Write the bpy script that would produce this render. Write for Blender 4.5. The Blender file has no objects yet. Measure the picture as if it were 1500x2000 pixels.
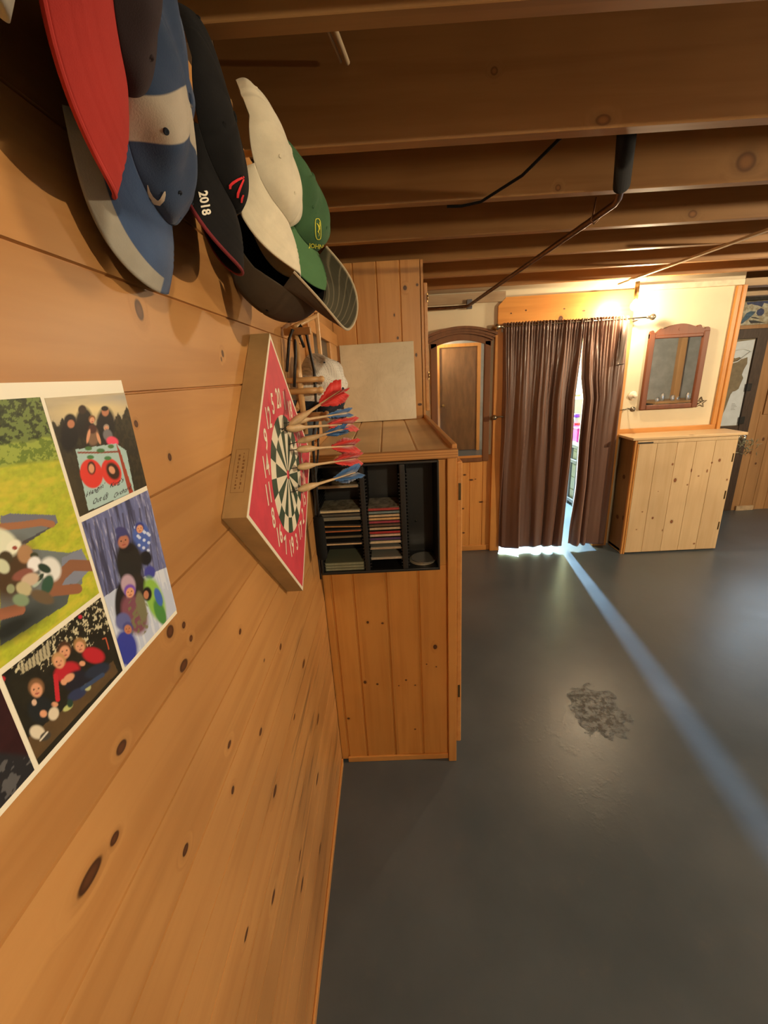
import bpy, bmesh, math, random
import numpy as np
from mathutils import Vector, Matrix
from mathutils.bvhtree import BVHTree
random.seed(4)
RNG = np.random.default_rng(7)
scene = bpy.context.scene
COL = scene.collection
PI = math.pi

# ------------------------------------------------------------------ camera geometry (1500 x 2000 frame)
F_PX = 813.0
YAW, PITCH, ROLL = math.radians(-1.14), math.radians(18.28), math.radians(-3.227)
CAM = np.array([0.0, 0.0, 1.58])
def _rot():
    cy, sy = math.cos(YAW), math.sin(YAW)
    Ry = np.array([[cy, -sy, 0], [sy, cy, 0], [0, 0, 1]])
    B = np.array([[1, 0, 0], [0, 0, -1], [0, 1, 0]], float)
    cp, sp = math.cos(PITCH), math.sin(PITCH)
    Rp = np.array([[1, 0, 0], [0, cp, -sp], [0, sp, cp]])
    cr, sr = math.cos(ROLL), math.sin(ROLL)
    Rr = np.array([[cr, -sr, 0], [sr, cr, 0], [0, 0, 1]])
    return Rr @ Rp @ B @ Ry
MR = _rot()
def un(px, py, ax, v):
    """point of the plane coord[ax] = v that the photograph shows at (px, py)"""
    r = MR.T @ np.array([(px - 750) / F_PX, (py - 1000) / F_PX, 1.0])
    return CAM + r * ((v - CAM[ax]) / r[ax])
def pr(p):
    c = MR @ (np.asarray(p, float) - CAM)
    return 750 + F_PX * c[0] / c[2], 1000 + F_PX * c[1] / c[2]
cam_data = bpy.data.cameras.new('camera')
cam = bpy.data.objects.new('camera', cam_data); COL.objects.link(cam)
m = Matrix.Identity(4)
for i in range(3):
    m[i][0], m[i][1], m[i][2], m[i][3] = MR[0][i], -MR[1][i], -MR[2][i], CAM[i]
cam.matrix_world = m
cam_data.sensor_fit = 'HORIZONTAL'; cam_data.sensor_width = 36.0
cam_data.lens = F_PX / 1500 * 36.0
cam_data.clip_start = 0.01
scene.camera = cam

# ------------------------------------------------------------------ mesh helpers
def W(r, g, b):
    f = lambda c: (c / 255 / 12.92) if c / 255 <= 0.04045 else ((c / 255 + 0.055) / 1.055) ** 2.4
    return (f(r), f(g), f(b))
def world_loc(o):
    v = Vector((0, 0, 0))
    while o is not None:
        v = v + o.location; o = o.parent
    return v
def obj(name, bm, mats, parent=None, smooth=False, local=False, angle=40):
    """one mesh object; bm holds world coordinates unless local"""
    me = bpy.data.meshes.new(name)
    if isinstance(bm, tuple):
        me.from_pydata(bm[0], [], bm[1])
    else:
        bmesh.ops.recalc_face_normals(bm, faces=bm.faces)
        bm.to_mesh(me); bm.free()
    for mt in (mats if isinstance(mats, (list, tuple)) else [mats]):
        me.materials.append(mt)
    o = bpy.data.objects.new(name, me); COL.objects.link(o)
    if parent is not None:
        o.parent = parent
        if not local:
            me.transform(Matrix.Translation(-world_loc(parent)))
    if smooth:
        me.polygons.foreach_set('use_smooth', [True] * len(me.polygons))
        try: me.set_sharp_from_angle(angle=math.radians(angle))
        except Exception: pass
    return o
def thing(name, label, cat, loc=(0, 0, 0), group=None, mat=None):
    o = bpy.data.objects.new(name, None); COL.objects.link(o)
    o.empty_display_size = 0.05
    if mat is not None: o.matrix_world = mat
    else: o.location = loc
    tag(o, label, cat, group); return o
def tag(o, label, cat, group=None, kind=None):
    if label: o['label'] = label
    if cat: o['category'] = cat
    if group: o['group'] = group
    if kind: o['kind'] = kind
    return o
def struct(name, bm, mats, label=None, smooth=False, parent=None):
    o = obj(name, bm, mats, parent, smooth)
    if parent is None: o['kind'] = 'structure'
    if label: o['label'] = label
    return o
def NB(): return bmesh.new()
def box(bm, x0, x1, y0, y1, z0, z1, bev=0.0, seg=2, mi=0):
    g = bmesh.ops.create_cube(bm, size=1.0)
    M4 = Matrix.Translation(((x0 + x1) / 2, (y0 + y1) / 2, (z0 + z1) / 2)) @ Matrix.Diagonal((abs(x1 - x0), abs(y1 - y0), abs(z1 - z0), 1))
    bmesh.ops.transform(bm, matrix=M4, verts=g['verts'])
    fs = set(f for v in g['verts'] for f in v.link_faces)
    for f in fs: f.material_index = mi
    if bev > 0:
        es = list(set(e for v in g['verts'] for e in v.link_edges))
        r = bmesh.ops.bevel(bm, geom=es, offset=bev, segments=seg, profile=0.5, affect='EDGES', clamp_overlap=True)
        for f in r['faces']: f.material_index = mi
    return bm
def tube(bm, pts, r, n=10, cap=True, mi=0):
    pts = [Vector(p) for p in pts]
    rs = r if isinstance(r, (list, tuple)) else [r] * len(pts)
    rings = []; prev = None
    for i, p in enumerate(pts):
        d = (pts[min(i + 1, len(pts) - 1)] - pts[max(i - 1, 0)]).normalized()
        if prev is None:
            a = Vector((0, 0, 1)) if abs(d.z) < 0.9 else Vector((1, 0, 0))
            x = d.cross(a).normalized()
        else:
            x = (prev - d * prev.dot(d)).normalized()
        prev = x; y = d.cross(x)
        rings.append([bm.verts.new(p + (x * math.cos(2 * PI * k / n) + y * math.sin(2 * PI * k / n)) * rs[i]) for k in range(n)])
    for a, b in zip(rings, rings[1:]):
        for k in range(n):
            f = bm.faces.new((a[k], a[(k + 1) % n], b[(k + 1) % n], b[k])); f.smooth = True; f.material_index = mi
    if cap:
        for rg in (rings[0], rings[-1]):
            f = bm.faces.new(rg); f.material_index = mi
    return bm
def lathe(bm, prof, org=(0, 0, 0), axis='Z', n=24, mi=0):
    """prof: (radius, height) pairs"""
    org = Vector(org); rings = []
    ax = {'X': (Vector((0, 1, 0)), Vector((0, 0, 1)), Vector((1, 0, 0))), 'Y': (Vector((0, 0, 1)), Vector((1, 0, 0)), Vector((0, 1, 0))), 'Z': (Vector((1, 0, 0)), Vector((0, 1, 0)), Vector((0, 0, 1)))}[axis] if isinstance(axis, str) else axis
    for r, h in prof:
        rings.append([bm.verts.new(org + ax[2] * h + (ax[0] * math.cos(2 * PI * k / n) + ax[1] * math.sin(2 * PI * k / n)) * max(r, 1e-5)) for k in range(n)])
    for a, b in zip(rings, rings[1:]):
        for k in range(n):
            f = bm.faces.new((a[k], a[(k + 1) % n], b[(k + 1) % n], b[k])); f.smooth = True; f.material_index = mi
    for rg in (rings[0], rings[-1]):
        f = bm.faces.new(rg); f.material_index = mi
    return bm
def prism(bm, pts, fn, c0, c1, mi=0):
    """polygon pts (a, b) swept from c0 to c1; fn(a, b, c) -> xyz"""
    A = [bm.verts.new(fn(a, b, c0)) for a, b in pts]
    Bv = [bm.verts.new(fn(a, b, c1)) for a, b in pts]
    n = len(pts); fs = [bm.faces.new(A), bm.faces.new(Bv[::-1])]
    for i in range(n):
        fs.append(bm.faces.new((A[i], Bv[i], Bv[(i + 1) % n], A[(i + 1) % n])))
    for f in fs: f.material_index = mi
    return bm
def grooved(bm, a0, a1, cuts, depth, thick, fn, c0, c1, wid=0.006):
    """boards side by side with V grooves: front at 0, back at thick; fn(a, b, c)"""
    pts = [(a0, 0.0)]
    for c in cuts:
        if a0 + wid < c < a1 - wid:
            pts += [(c - wid / 2, 0.0), (c - 0.0006, depth), (c + 0.0006, depth), (c + wid / 2, 0.0)]
    pts += [(a1, 0.0), (a1, thick), (a0, thick)]
    # quads strip by strip keeps the shading flat and clean
    prev = None
    m2 = pts[:-2]
    va = [bm.verts.new(fn(a, b, c0)) for a, b in m2]; vb = [bm.verts.new(fn(a, b, c1)) for a, b in m2]
    for i in range(len(m2) - 1):
        bm.faces.new((va[i], va[i + 1], vb[i + 1], vb[i]))
    k = [bm.verts.new(fn(a, thick, c)) for a, c in ((a0, c0), (a1, c0), (a1, c1), (a0, c1))]
    bm.faces.new(k)
    bm.faces.new((va[0], vb[0], k[3], k[0])); bm.faces.new((va[-1], vb[-1], k[2], k[1]))
    bm.faces.new(va + [k[1], k[0]]); bm.faces.new(vb + [k[2], k[3]])
    return bm
def text_mesh(body, size=1.0, bold=0.0):
    cu = bpy.data.curves.new('txt', 'FONT'); cu.body = body; cu.size = size; cu.align_x = 'CENTER'; cu.align_y = 'CENTER'; cu.resolution_u = 3; cu.offset = bold
    t = bpy.data.objects.new('txt', cu); COL.objects.link(t)
    bpy.context.view_layer.update()
    me = bpy.data.meshes.new_from_object(t.evaluated_get(bpy.context.evaluated_depsgraph_get()))
    v = [tuple(p.co) for p in me.vertices]; f = [tuple(p.vertices) for p in me.polygons]
    bpy.data.objects.remove(t); bpy.data.curves.remove(cu); bpy.data.meshes.remove(me)
    return v, f

# ------------------------------------------------------------------ materials
class NT:
    def __init__(self, name):
        self.m = bpy.data.materials.new(name); self.m.use_nodes = True
        self.t = self.m.node_tree; self.t.nodes.clear()
        self.out = self.n('ShaderNodeOutputMaterial'); self.b = self.n('ShaderNodeBsdfPrincipled')
        self.l(self.b.outputs[0], self.out.inputs[0])
    def n(self, k, **kw):
        x = self.t.nodes.new(k)
        for a, v in kw.items(): setattr(x, a, v)
        return x
    def l(self, a, b): self.t.links.new(a, b)
    def s(self, name, v):
        if name in self.b.inputs:
            i = self.b.inputs[name]
            i.default_value = (*v, 1.0) if isinstance(v, tuple) and len(v) == 3 and i.type == 'RGBA' else v
    def math(self, op, a, b=None, c=None, clamp=False):
        x = self.n('ShaderNodeMath', operation=op, use_clamp=clamp)
        for i, v in enumerate((a, b, c)):
            if v is None: continue
            if isinstance(v, (int, float)): x.inputs[i].default_value = v
            else: self.l(v, x.inputs[i])
        return x.outputs[0]
    def vec(self, op, a, b):
        x = self.n('ShaderNodeVectorMath', operation=op)
        for i, v in enumerate((a, b)):
            if v is None: continue
            if isinstance(v, tuple): x.inputs[i].default_value = v
            else: self.l(v, x.inputs[i])
        return x.outputs['Value'] if op in ('LENGTH', 'DISTANCE', 'DOT_PRODUCT') else x.outputs[0]
    def mrange(self, v, a, b, c, d, smooth=True):
        x = self.n('ShaderNodeMapRange'); x.interpolation_type = 'SMOOTHSTEP' if smooth else 'LINEAR'
        self.l(v, x.inputs[0])
        for i, q in enumerate((a, b, c, d)): x.inputs[i + 1].default_value = q
        return x.outputs[0]
    def mix(self, f, a, b, mode='MIX'):
        x = self.n('ShaderNodeMixRGB', blend_type=mode)
        for i, v in enumerate((f, a, b)):
            if isinstance(v, (int, float)): x.inputs[i].default_value = v
            elif isinstance(v, tuple): x.inputs[i].default_value = (*v, 1.0)
            else: self.l(v, x.inputs[i])
        return x.outputs[0]
    def noise(self, v, scale=5.0, detail=3.0, rough=0.5, dist=0.0):
        x = self.n('ShaderNodeTexNoise'); x.inputs['Scale'].default_value = scale; x.inputs['Detail'].default_value = detail
        x.inputs['Roughness'].default_value = rough; x.inputs['Distortion'].default_value = dist
        if v is not None: self.l(v, x.inputs['Vector'])
        return x.outputs['Fac']
    def coord(self): return self.n('ShaderNodeTexCoord').outputs['Object']
    def bump(self, h, strength=0.3, dist=0.002):
        x = self.n('ShaderNodeBump'); x.inputs['Strength'].default_value = strength; x.inputs['Distance'].default_value = dist
        self.l(h, x.inputs['Height']); self.l(x.outputs[0], self.b.inputs['Normal'])
def pmat(name, col, rough=0.5, metal=0.0, var=0.0, vscale=12.0, bump=0.0, bscale=200.0, spec=0.5, sheen=0.0, coat=0.0, stretch=None, col2=None, **kw):
    q = NT(name); q.s('Base Color', col); q.s('Roughness', rough); q.s('Metallic', metal); q.s('Specular IOR Level', spec)
    if sheen: q.s('Sheen Weight', sheen); q.s('Sheen Roughness', 0.5); q.s('Sheen Tint', tuple(min(1, c * 3 + 0.15) for c in col))
    if coat: q.s('Coat Weight', coat); q.s('Coat Roughness', 0.15)
    c = q.coord()
    if stretch: c = q.vec('MULTIPLY', c, stretch)
    if var or col2:
        f = q.noise(c, vscale, 4.0, 0.6)
        lo = col2 if col2 else tuple(x * (1 - var) for x in col); hi = col if col2 else tuple(min(1, x * (1 + var)) for x in col)
        q.l(q.mix(q.mrange(f, 0.3, 0.7, 0, 1), lo, hi), q.b.inputs['Base Color'])
    if bump: q.bump(q.noise(c, bscale, 2.0), bump, 0.001)
    for k, v in kw.items(): q.s(k.replace('_', ' '), v)
    return q.m
def pine(name, light, dark, grain=1, board=None, knots=(), kax=(1, 2), rough=0.42, tone=0.16, gs=1.0, knotcol=(0.052, 0.019, 0.007), loc=(0, 0, 0), coat=0.0, contrast=0.75, smudge=0.12, stain=None):
    """knotty pine: grain axis, per-board tone, knots at given places (kax plane)"""
    q = NT(name); P = q.vec('ADD', q.coord(), tuple(loc))
    sc = [26.0 * gs] * 3; sc[grain] = 1.6 * gs
    d = None
    for k in knots:
        ctr = [0.0] * 3; inv = [0.0] * 3
        ctr[kax[0]], ctr[kax[1]] = k[0], k[1]; inv[kax[0]], inv[kax[1]] = 1 / k[2], 1 / k[3]
        if len(k) > 4: ctr[3 - kax[0] - kax[1]] = k[4]; inv[3 - kax[0] - kax[1]] = 1 / k[5]
        e = q.vec('LENGTH', q.vec('MULTIPLY', q.vec('SUBTRACT', P, tuple(ctr)), tuple(inv)), None)
        d = e if d is None else q.math('MINIMUM', d, e)
    G = q.vec('MULTIPLY', P, tuple(sc))
    sep = q.n('ShaderNodeSeparateXYZ'); q.l(P, sep.inputs[0])
    bt = None
    if board:
        ax, w, off = board
        bi = q.math('FLOOR', q.math('DIVIDE', q.math('SUBTRACT', sep.outputs[ax], off), w))
        wn = q.n('ShaderNodeTexWhiteNoise', noise_dimensions='1D'); q.l(bi, wn.inputs['W'])
        bt = wn.outputs['Value']
        cmb = q.n('ShaderNodeCombineXYZ'); q.l(q.math('MULTIPLY', bt, 37.0), cmb.inputs[0]); q.l(q.math('MULTIPLY', bt, 53.0), cmb.inputs[1]); q.l(q.math('MULTIPLY', bt, 71.0), cmb.inputs[2])
        G = q.vec('ADD', G, cmb.outputs[0])
    if d is not None:
        halo = q.mrange(d, 1.0, 3.2, 1.0, 0.0)
        hv = q.n('ShaderNodeCombineXYZ')
        for i in range(3): q.l(q.math('MULTIPLY', halo, 0.7), hv.inputs[i])
        G = q.vec('ADD', G, hv.outputs[0])
    n1 = q.noise(G, 1.0, 3.0, 0.55, 0.5); n2 = q.noise(G, 4.0, 3.0, 0.6)
    n3 = q.noise(P, 3.2, 2.0)
    f = q.math('ADD', q.math('MULTIPLY', q.mrange(n1, 0.38, 0.72, 0, 1), 0.62), q.math('MULTIPLY', n2, 0.38))
    f = q.math('MULTIPLY', f, contrast)
    col = q.mix(f, light, dark)
    if bt is not None:
        br = q.mrange(bt, 0, 1, 1 - tone, 1 + tone, False)
        cb = q.n('ShaderNodeCombineXYZ')
        for i in range(3): q.l(br, cb.inputs[i])
        col = q.mix(1.0, col, cb.outputs[0], 'MULTIPLY')
    col = q.mix(q.mrange(n3, 0.35, 0.75, 0.0, smudge * 2), col, tuple(x * 0.72 for x in dark))
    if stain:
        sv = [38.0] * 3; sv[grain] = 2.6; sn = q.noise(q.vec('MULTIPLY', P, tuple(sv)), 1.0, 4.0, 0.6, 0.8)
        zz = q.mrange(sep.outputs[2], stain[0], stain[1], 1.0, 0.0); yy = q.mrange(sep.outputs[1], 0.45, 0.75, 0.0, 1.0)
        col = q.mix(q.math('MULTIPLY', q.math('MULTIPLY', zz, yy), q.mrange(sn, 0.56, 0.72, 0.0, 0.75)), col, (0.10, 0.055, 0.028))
    if d is not None:
        col = q.mix(q.math('MULTIPLY', q.mrange(d, 1.0, 2.0, 1.0, 0.0), 0.22), col, tuple(x * 0.55 for x in dark))
        core = q.mix(q.mrange(d, 0.25, 0.9, 0.0, 1.0), tuple(x * 2.0 for x in knotcol), knotcol)
        col = q.mix(q.mrange(d, 0.78, 1.12, 1.0, 0.0), col, core)
    q.l(col, q.b.inputs['Base Color'])
    q.s('Roughness', rough); q.s('Specular IOR Level', 0.4)
    if coat: q.s('Coat Weight', coat); q.s('Coat Roughness', 0.25)
    q.bump(n2, 0.08, 0.001)
    return q.m
def picture_mat():
    q = NT('printed_picture')
    a = q.n('ShaderNodeAttribute'); a.attribute_name = 'print'; q.l(a.outputs['Color'], q.b.inputs['Base Color'])
    q.s('Roughness', 0.38); q.s('Specular IOR Level', 0.35)
    return q.m
def emis(name, col, strength, base=(0.8, 0.8, 0.8)):
    q = NT(name); q.s('Base Color', base); q.s('Emission Color', col); q.s('Emission Strength', strength); q.s('Roughness', 0.3)
    return q.m
import numpy as np
# ---- baseball cap surfaces in the cap's own frame: x to the wearer's right, y forward, z up ----
def cap_rim(th, P):
    x = P['a'] * np.cos(th); y = P['b'] * np.sin(th)
    w = np.clip((np.sin(th) + 0.15) / 1.0, 0, 1) ** 0.8
    z = -P['curv'] * (x / P['a']) ** 2 * 0.62 * w
    return x, y, z
def cap_crown(th, u, P):
    """th azimuth (pi/2 = front), u 0 at the band, 1 at the button"""
    x0, y0, z0 = cap_rim(th, P)
    n = P.get('n', 2.5)
    c = (1 - np.clip(u, 0, 1) ** n) ** (1 / n)
    s = np.sin(th)
    x = x0 * c; y = y0 * c + P.get('lean', 0.0) * u * (1 - 0.4 * u)
    H = P['H'] * (1 + P.get('front', 0.06) * s * c)
    z = z0 * (1 - u) + H * u
    k = P.get('dent', 0.0)
    if k:
        d = np.sin(3 * th + 2.1 + P.get('ph', 0)) * np.sin(5.0 * u + 1.3 * th) + 0.6 * np.sin(7 * th - 4 * u + P.get('ph', 0))
        f = u * c
        x = x + k * d * f * np.cos(th); y = y + k * d * f * s; z = z + 0.7 * k * d * f
    return x, y, z
def cap_brim(s, r, P):
    """s -1..1 side to side, r 0 at the band, 1 at the outer edge"""
    a0 = P.get('span', 1.18)
    th = np.pi / 2 - s * a0
    xi, yi, zi = cap_rim(th, P)
    W = P['bw'] / 2
    ang = s * np.pi / 2
    xo = W * np.sign(np.sin(ang)) * np.abs(np.sin(ang)) ** 0.9
    yc = P['b'] * np.sin(np.pi / 2 - a0)
    yo = yc + (P['b'] - yc + P['L']) * np.abs(np.cos(ang)) ** 0.62
    x = xi + (xo - xi) * r; y = yi + (yo - yi) * r
    zo = -P['curv'] * (xo / W) ** 2 - P.get('tip', 0.012)
    z = zi + (zo - zi) * r
    return x, y, z
# ------------------------------------------------------------------ the room
WX = -0.268                      # face of the left wall
YB = 3.55                        # face of the back wall
YF = -1.5                        # wall behind the camera
XR = 6.6
ZJ = 2.133                       # underside of the joists
ZS = 2.368                       # underside of the subfloor
PL = (0.53, 0.275, 0.096); PD = (0.36, 0.158, 0.046)
KW = [(0.235, 1.194, 0.021, 0.0075), (0.431, 1.25, 0.014, 0.007), (0.305, 1.257, 0.011, 0.006), (0.267, 1.191, 0.009, 0.005), (0.347, 1.051, 0.010, 0.006), (0.477, 0.981, 0.008, 0.006), (0.63, 0.782, 0.019, 0.008), (0.422, 0.737, 0.014, 0.005), (0.973, 0.824, 0.024, 0.009), (0.802, 1.005, 0.012, 0.007), (0.615, 0.953, 0.012, 0.006), (0.496, 1.052, 0.010, 0.005), (0.608, 1.178, 0.008, 0.005), (0.706, 0.468, 0.018, 0.007), (0.534, 0.627, 0.018, 0.007), (0.875, 0.231, 0.024, 0.008), (0.688, 0.394, 0.024, 0.007), (0.451, 1.295, 0.006, 0.0045), (0.46, 1.269, 0.006, 0.0045), (0.507, 1.662, 0.011, 0.0115), (0.74, 1.627, 0.007, 0.006), (0.451, 1.544, 0.005, 0.004), (0.504, 1.498, 0.006, 0.005), (0.73, 1.618, 0.004, 0.004), (0.421, 1.306, 0.011, 0.008), (0.692, 1.054, 0.006, 0.003), (0.824, 0.783, 0.014, 0.005), (1.05, 0.55, 0.03, 0.01), (0.95, 0.42, 0.03, 0.008)]
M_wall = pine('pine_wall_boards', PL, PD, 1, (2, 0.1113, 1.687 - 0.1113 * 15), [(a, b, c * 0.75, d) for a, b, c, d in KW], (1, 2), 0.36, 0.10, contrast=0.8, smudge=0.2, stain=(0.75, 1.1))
M_closet = pine('pine_closet_boards', (0.60, 0.285, 0.072), (0.42, 0.165, 0.032), 2, (0, 0.12, -0.26), [(-0.113, 0.687, 0.005, 0.006), (-0.057, 0.68, 0.005, 0.004), (-0.142, 0.41, 0.006, 0.008), (-0.093, 0.398, 0.005, 0.005), (0.023, 0.412, 0.004, 0.004), (-0.007, 0.386, 0.003, 0.003), (0.059, 0.385, 0.004, 0.003), (0.142, 0.563, 0.008, 0.011), (-0.223, 0.23, 0.006, 0.005), (0.052, 0.159, 0.004, 0.004), (0.107, 0.484, 0.003, 0.003), (0.145, 0.47, 0.003, 0.003)], (0, 2), 0.4, 0.10)
M_column = pine('pine_column_boards', (0.60, 0.30, 0.085), (0.42, 0.175, 0.038), 2, (0, 0.12, -0.26), [(0.127, 2.002, 0.010, 0.012), (0.191, 2.013, 0.007, 0.007), (0.065, 1.876, 0.004, 0.008), (0.079, 1.762, 0.006, 0.008), (0.189, 1.407, 0.012, 0.007), (0.176, 1.671, 0.006, 0.01), (-0.183, 1.845, 0.006, 0.006)], (0, 2), 0.4, 0.09)
M_trim = pine('pine_trim', (0.62, 0.30, 0.085), (0.44, 0.18, 0.04), 2, None, (), (0, 2), 0.38)
M_trimx = pine('pine_trim_across', (0.62, 0.30, 0.085), (0.44, 0.18, 0.04), 0, None, (), (0, 2), 0.38)
M_trimy = pine('pine_trim_along', (0.62, 0.31, 0.10), (0.44, 0.18, 0.045), 1, None, (), (0, 2), 0.38)
M_joist = pine('joist_lumber', (0.40, 0.215, 0.075), (0.27, 0.125, 0.036), 0, (1, 0.4, 0.1), [(1.242, 2.189, 0.035, 0.03, 1.70, 0.1), (0.573, 2.150, 0.02, 0.012, 1.29, 0.1), (0.30, 2.26, 0.009, 0.009, 1.29, 0.1), (1.35, 2.16, 0.02, 0.015, 2.10, 0.1), (0.62, 2.15, 0.01, 0.01, 1.70, 0.1)], (0, 2), 0.55, 0.08, 0.8, knotcol=(0.16, 0.07, 0.02))
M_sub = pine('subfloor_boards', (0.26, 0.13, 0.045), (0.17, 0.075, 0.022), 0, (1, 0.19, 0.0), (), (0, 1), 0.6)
M_wains = pine('pine_wainscot', (0.66, 0.33, 0.095), (0.48, 0.20, 0.045), 2, (0, 0.11, 0.36), [(0.646, 0.715, 0.014, 0.007), (0.704, 0.667, 0.018, 0.008), (0.793, 0.461, 0.02, 0.007), (0.63, 0.407, 0.014, 0.007), (0.64, 0.176, 0.012, 0.007), (0.74, 0.672, 0.008, 0.005)], (0, 2), 0.4, 0.07)
M_grey_lumber = pine('weathered_lumber', (0.42, 0.31, 0.19), (0.28, 0.19, 0.11), 0, None, (), (0, 2), 0.6)
M_brownplank = pine('brown_pine_planks', (0.36, 0.21, 0.095), (0.24, 0.125, 0.05), 2, (0, 0.13, 3.62), [(3.70, 0.62, 0.012, 0.018), (3.80, 0.75, 0.012, 0.018), (3.78, 0.5, 0.01, 0.012)], (0, 2), 0.5, 0.1)
M_cream = pmat('cream_drywall', (0.64, 0.57, 0.405), 0.6, var=0.04, vscale=3, bump=0.05, bscale=60)
M_grey = pmat('grey_block_wall', (0.26, 0.27, 0.27), 0.7, var=0.15, vscale=4, bump=0.2, bscale=40)
M_white = pmat('white_wall_paint', (0.72, 0.72, 0.70), 0.6, var=0.03)

def floor_mat():
    q = NT('grey_floor_paint'); P = q.coord()
    n = q.noise(P, 1.7, 5.0, 0.6); n2 = q.noise(P, 14.0, 5.0, 0.65); n3 = q.noise(P, 70.0, 3.0, 0.6)
    col = q.mix(q.mrange(n, 0.3, 0.7, 0, 1), (0.056, 0.075, 0.094), (0.078, 0.099, 0.120))
    col = q.mix(q.mrange(n2, 0.55, 0.8, 0, 0.25), col, (0.12, 0.12, 0.115))
    # worn patch of flaking paint
    e = q.vec('LENGTH', q.vec('MULTIPLY', q.vec('SUBTRACT', P, (0.935, 1.60, 0.0)), (1 / 0.13, 1 / 0.17, 0.0)), None)
    e = q.math('ADD', e, q.math('MULTIPLY', q.math('SUBTRACT', n2, 0.5), 1.7))
    pt = q.mrange(e, 0.75, 1.0, 1.0, 0.0)
    g = q.vec('LENGTH', q.vec('MULTIPLY', q.vec('SUBTRACT', P, (0.70, 1.42, 0.0)), (1 / 0.25, 1 / 0.5, 0.0)), None)
    scuff = q.math('MULTIPLY', q.mrange(g, 0.5, 1.1, 1.0, 0.0), q.mrange(n2, 0.5, 0.7, 0.0, 1.0))
    col = q.mix(q.math('MULTIPLY', pt, q.mrange(q.noise(P, 34.0, 4.0, 0.7), 0.42, 0.58, 0.0, 0.9)), col, (0.045, 0.045, 0.045))
    q.l(col, q.b.inputs['Base Color'])
    r = q.math('ADD', q.mrange(n, 0.3, 0.7, 0.288, 0.36), q.math('MULTIPLY', pt, q.mrange(q.noise(P, 34.0, 4.0, 0.7), 0.42, 0.58, -0.01, 0.25)))
    q.l(r, q.b.inputs['Roughness']); q.s('Specular IOR Level', 0.55)
    h = q.math('ADD', q.math('MULTIPLY', n3, 0.25), q.math('MULTIPLY', q.math('MULTIPLY', n3, pt), 2.5))
    h = q.math('ADD', h, q.math('MULTIPLY', scuff, 0.4))
    q.bump(h, 0.22, 0.004)
    return q.m
M_floor = floor_mat()

bm = NB(); box(bm, WX - 0.3, XR + 0.2, YF - 0.2, 8.0, -0.12, 0.0); struct('floor', bm, M_floor, 'dark grey painted concrete floor with a worn patch')
# left wall: horizontal boards with tight grooves
bm = NB()
cuts = [1.687 + 0.1113 * k for k in range(-16, 8)]
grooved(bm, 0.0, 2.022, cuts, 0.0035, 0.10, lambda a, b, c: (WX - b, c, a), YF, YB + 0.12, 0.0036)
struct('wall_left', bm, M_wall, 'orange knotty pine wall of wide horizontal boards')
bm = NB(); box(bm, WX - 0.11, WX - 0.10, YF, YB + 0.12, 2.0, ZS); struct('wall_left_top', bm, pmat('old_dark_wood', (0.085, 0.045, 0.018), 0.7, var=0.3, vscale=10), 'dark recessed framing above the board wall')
# thin strip along the foot of the left wall
bm = NB(); box(bm, WX, WX + 0.007, YF, 1.36, 0.0, 0.03, 0.002); struct('baseboard_left', bm, M_trimy, 'thin pine strip along the foot of the board wall')
# back wall (cream drywall with a doorway), chair rail, wainscot
DX0, DX1, DZ = 0.955, 1.80, 1.93
bm = NB()
for x0, x1, z0, z1 in ((WX, DX0, 0, ZS), (DX0, DX1, DZ, ZS), (DX1, 2.76, 0, ZS)):
    box(bm, x0, x1, YB, YB + 0.11, z0, z1)
struct('wall_back', bm, M_cream, 'cream drywall at the far end of the room')
bm = NB(); grooved(bm, 0.24, 0.872, [0.47, 0.58, 0.69, 0.802], 0.005, 0.018, lambda a, b, c: (a, YB - 0.018 + b, c), 0.03, 0.86, 0.008)
struct('wall_wainscot', bm, M_wains, 'knotty pine wainscot boards below the arched mirror')
bm = NB(); box(bm, 0.24, 0.872, YB - 0.026, YB, 0.0, 0.05, 0.004); struct('baseboard_back', bm, M_trimx, 'pine baseboard under the wainscot')
bm = NB(); box(bm, 0.24, 0.872, YB - 0.024, YB, 0.86, 0.882, 0.003); struct('trim_1', bm, M_trimx)
bm = NB(); box(bm, 0.872, 0.958, YB - 0.05, YB + 0.11, 0.0, 1.90, 0.003)
struct('trim_2', bm, M_trim, 'brown pine casing on the left side of the curtained doorway')
bm = NB(); box(bm, 1.80, 1.925, YB - 0.05, YB + 0.11, 0.0, 1.86, 0.003); struct('trim_3', bm, M_trim)
M_header = pine('pine_header_board', (0.66, 0.30, 0.065), (0.47, 0.18, 0.03), 0, None, [(1.107, 1.988, 0.008, 0.006), (0.994, 1.973, 0.007, 0.005), (1.4, 1.983, 0.008, 0.005), (1.551, 1.961, 0.012, 0.006), (1.785, 1.966, 0.013, 0.016), (1.765, 1.99, 0.006, 0.006), (1.378, 1.916, 0.018, 0.02)], (0, 2), 0.42)
bm = NB(); prism(bm, [(0.895, 1.86), (0.895, 2.03), (0.955, 2.088), (1.935, 2.088), (1.935, 1.86)], lambda a, b, c: (a, c, b), YB - 0.022, YB)
struct('trim_4', bm, M_header, 'wide orange pine header board above the curtain')
bm = NB(); box(bm, 1.925, 2.745, YB - 0.02, YB, 0.985, 1.037, 0.003); struct('trim_5', bm, M_trimx, 'orange pine rail along the wall behind the small cabinet')
bm = NB(); box(bm, 2.700, 2.735, YB - 0.022, YB, 1.037, 2.075, 0.003); box(bm, 2.735, 2.765, YB - 0.034, YB + 0.11, 0.0, 2.075, 0.003)
struct('trim_6', bm, M_trim, 'orange pine corner post at the end of the cream wall')
bm = NB(); box(bm, 1.93, 2.74, YB - 0.03, YB + 0.05, 2.076, 2.115, 0.002)
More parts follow.
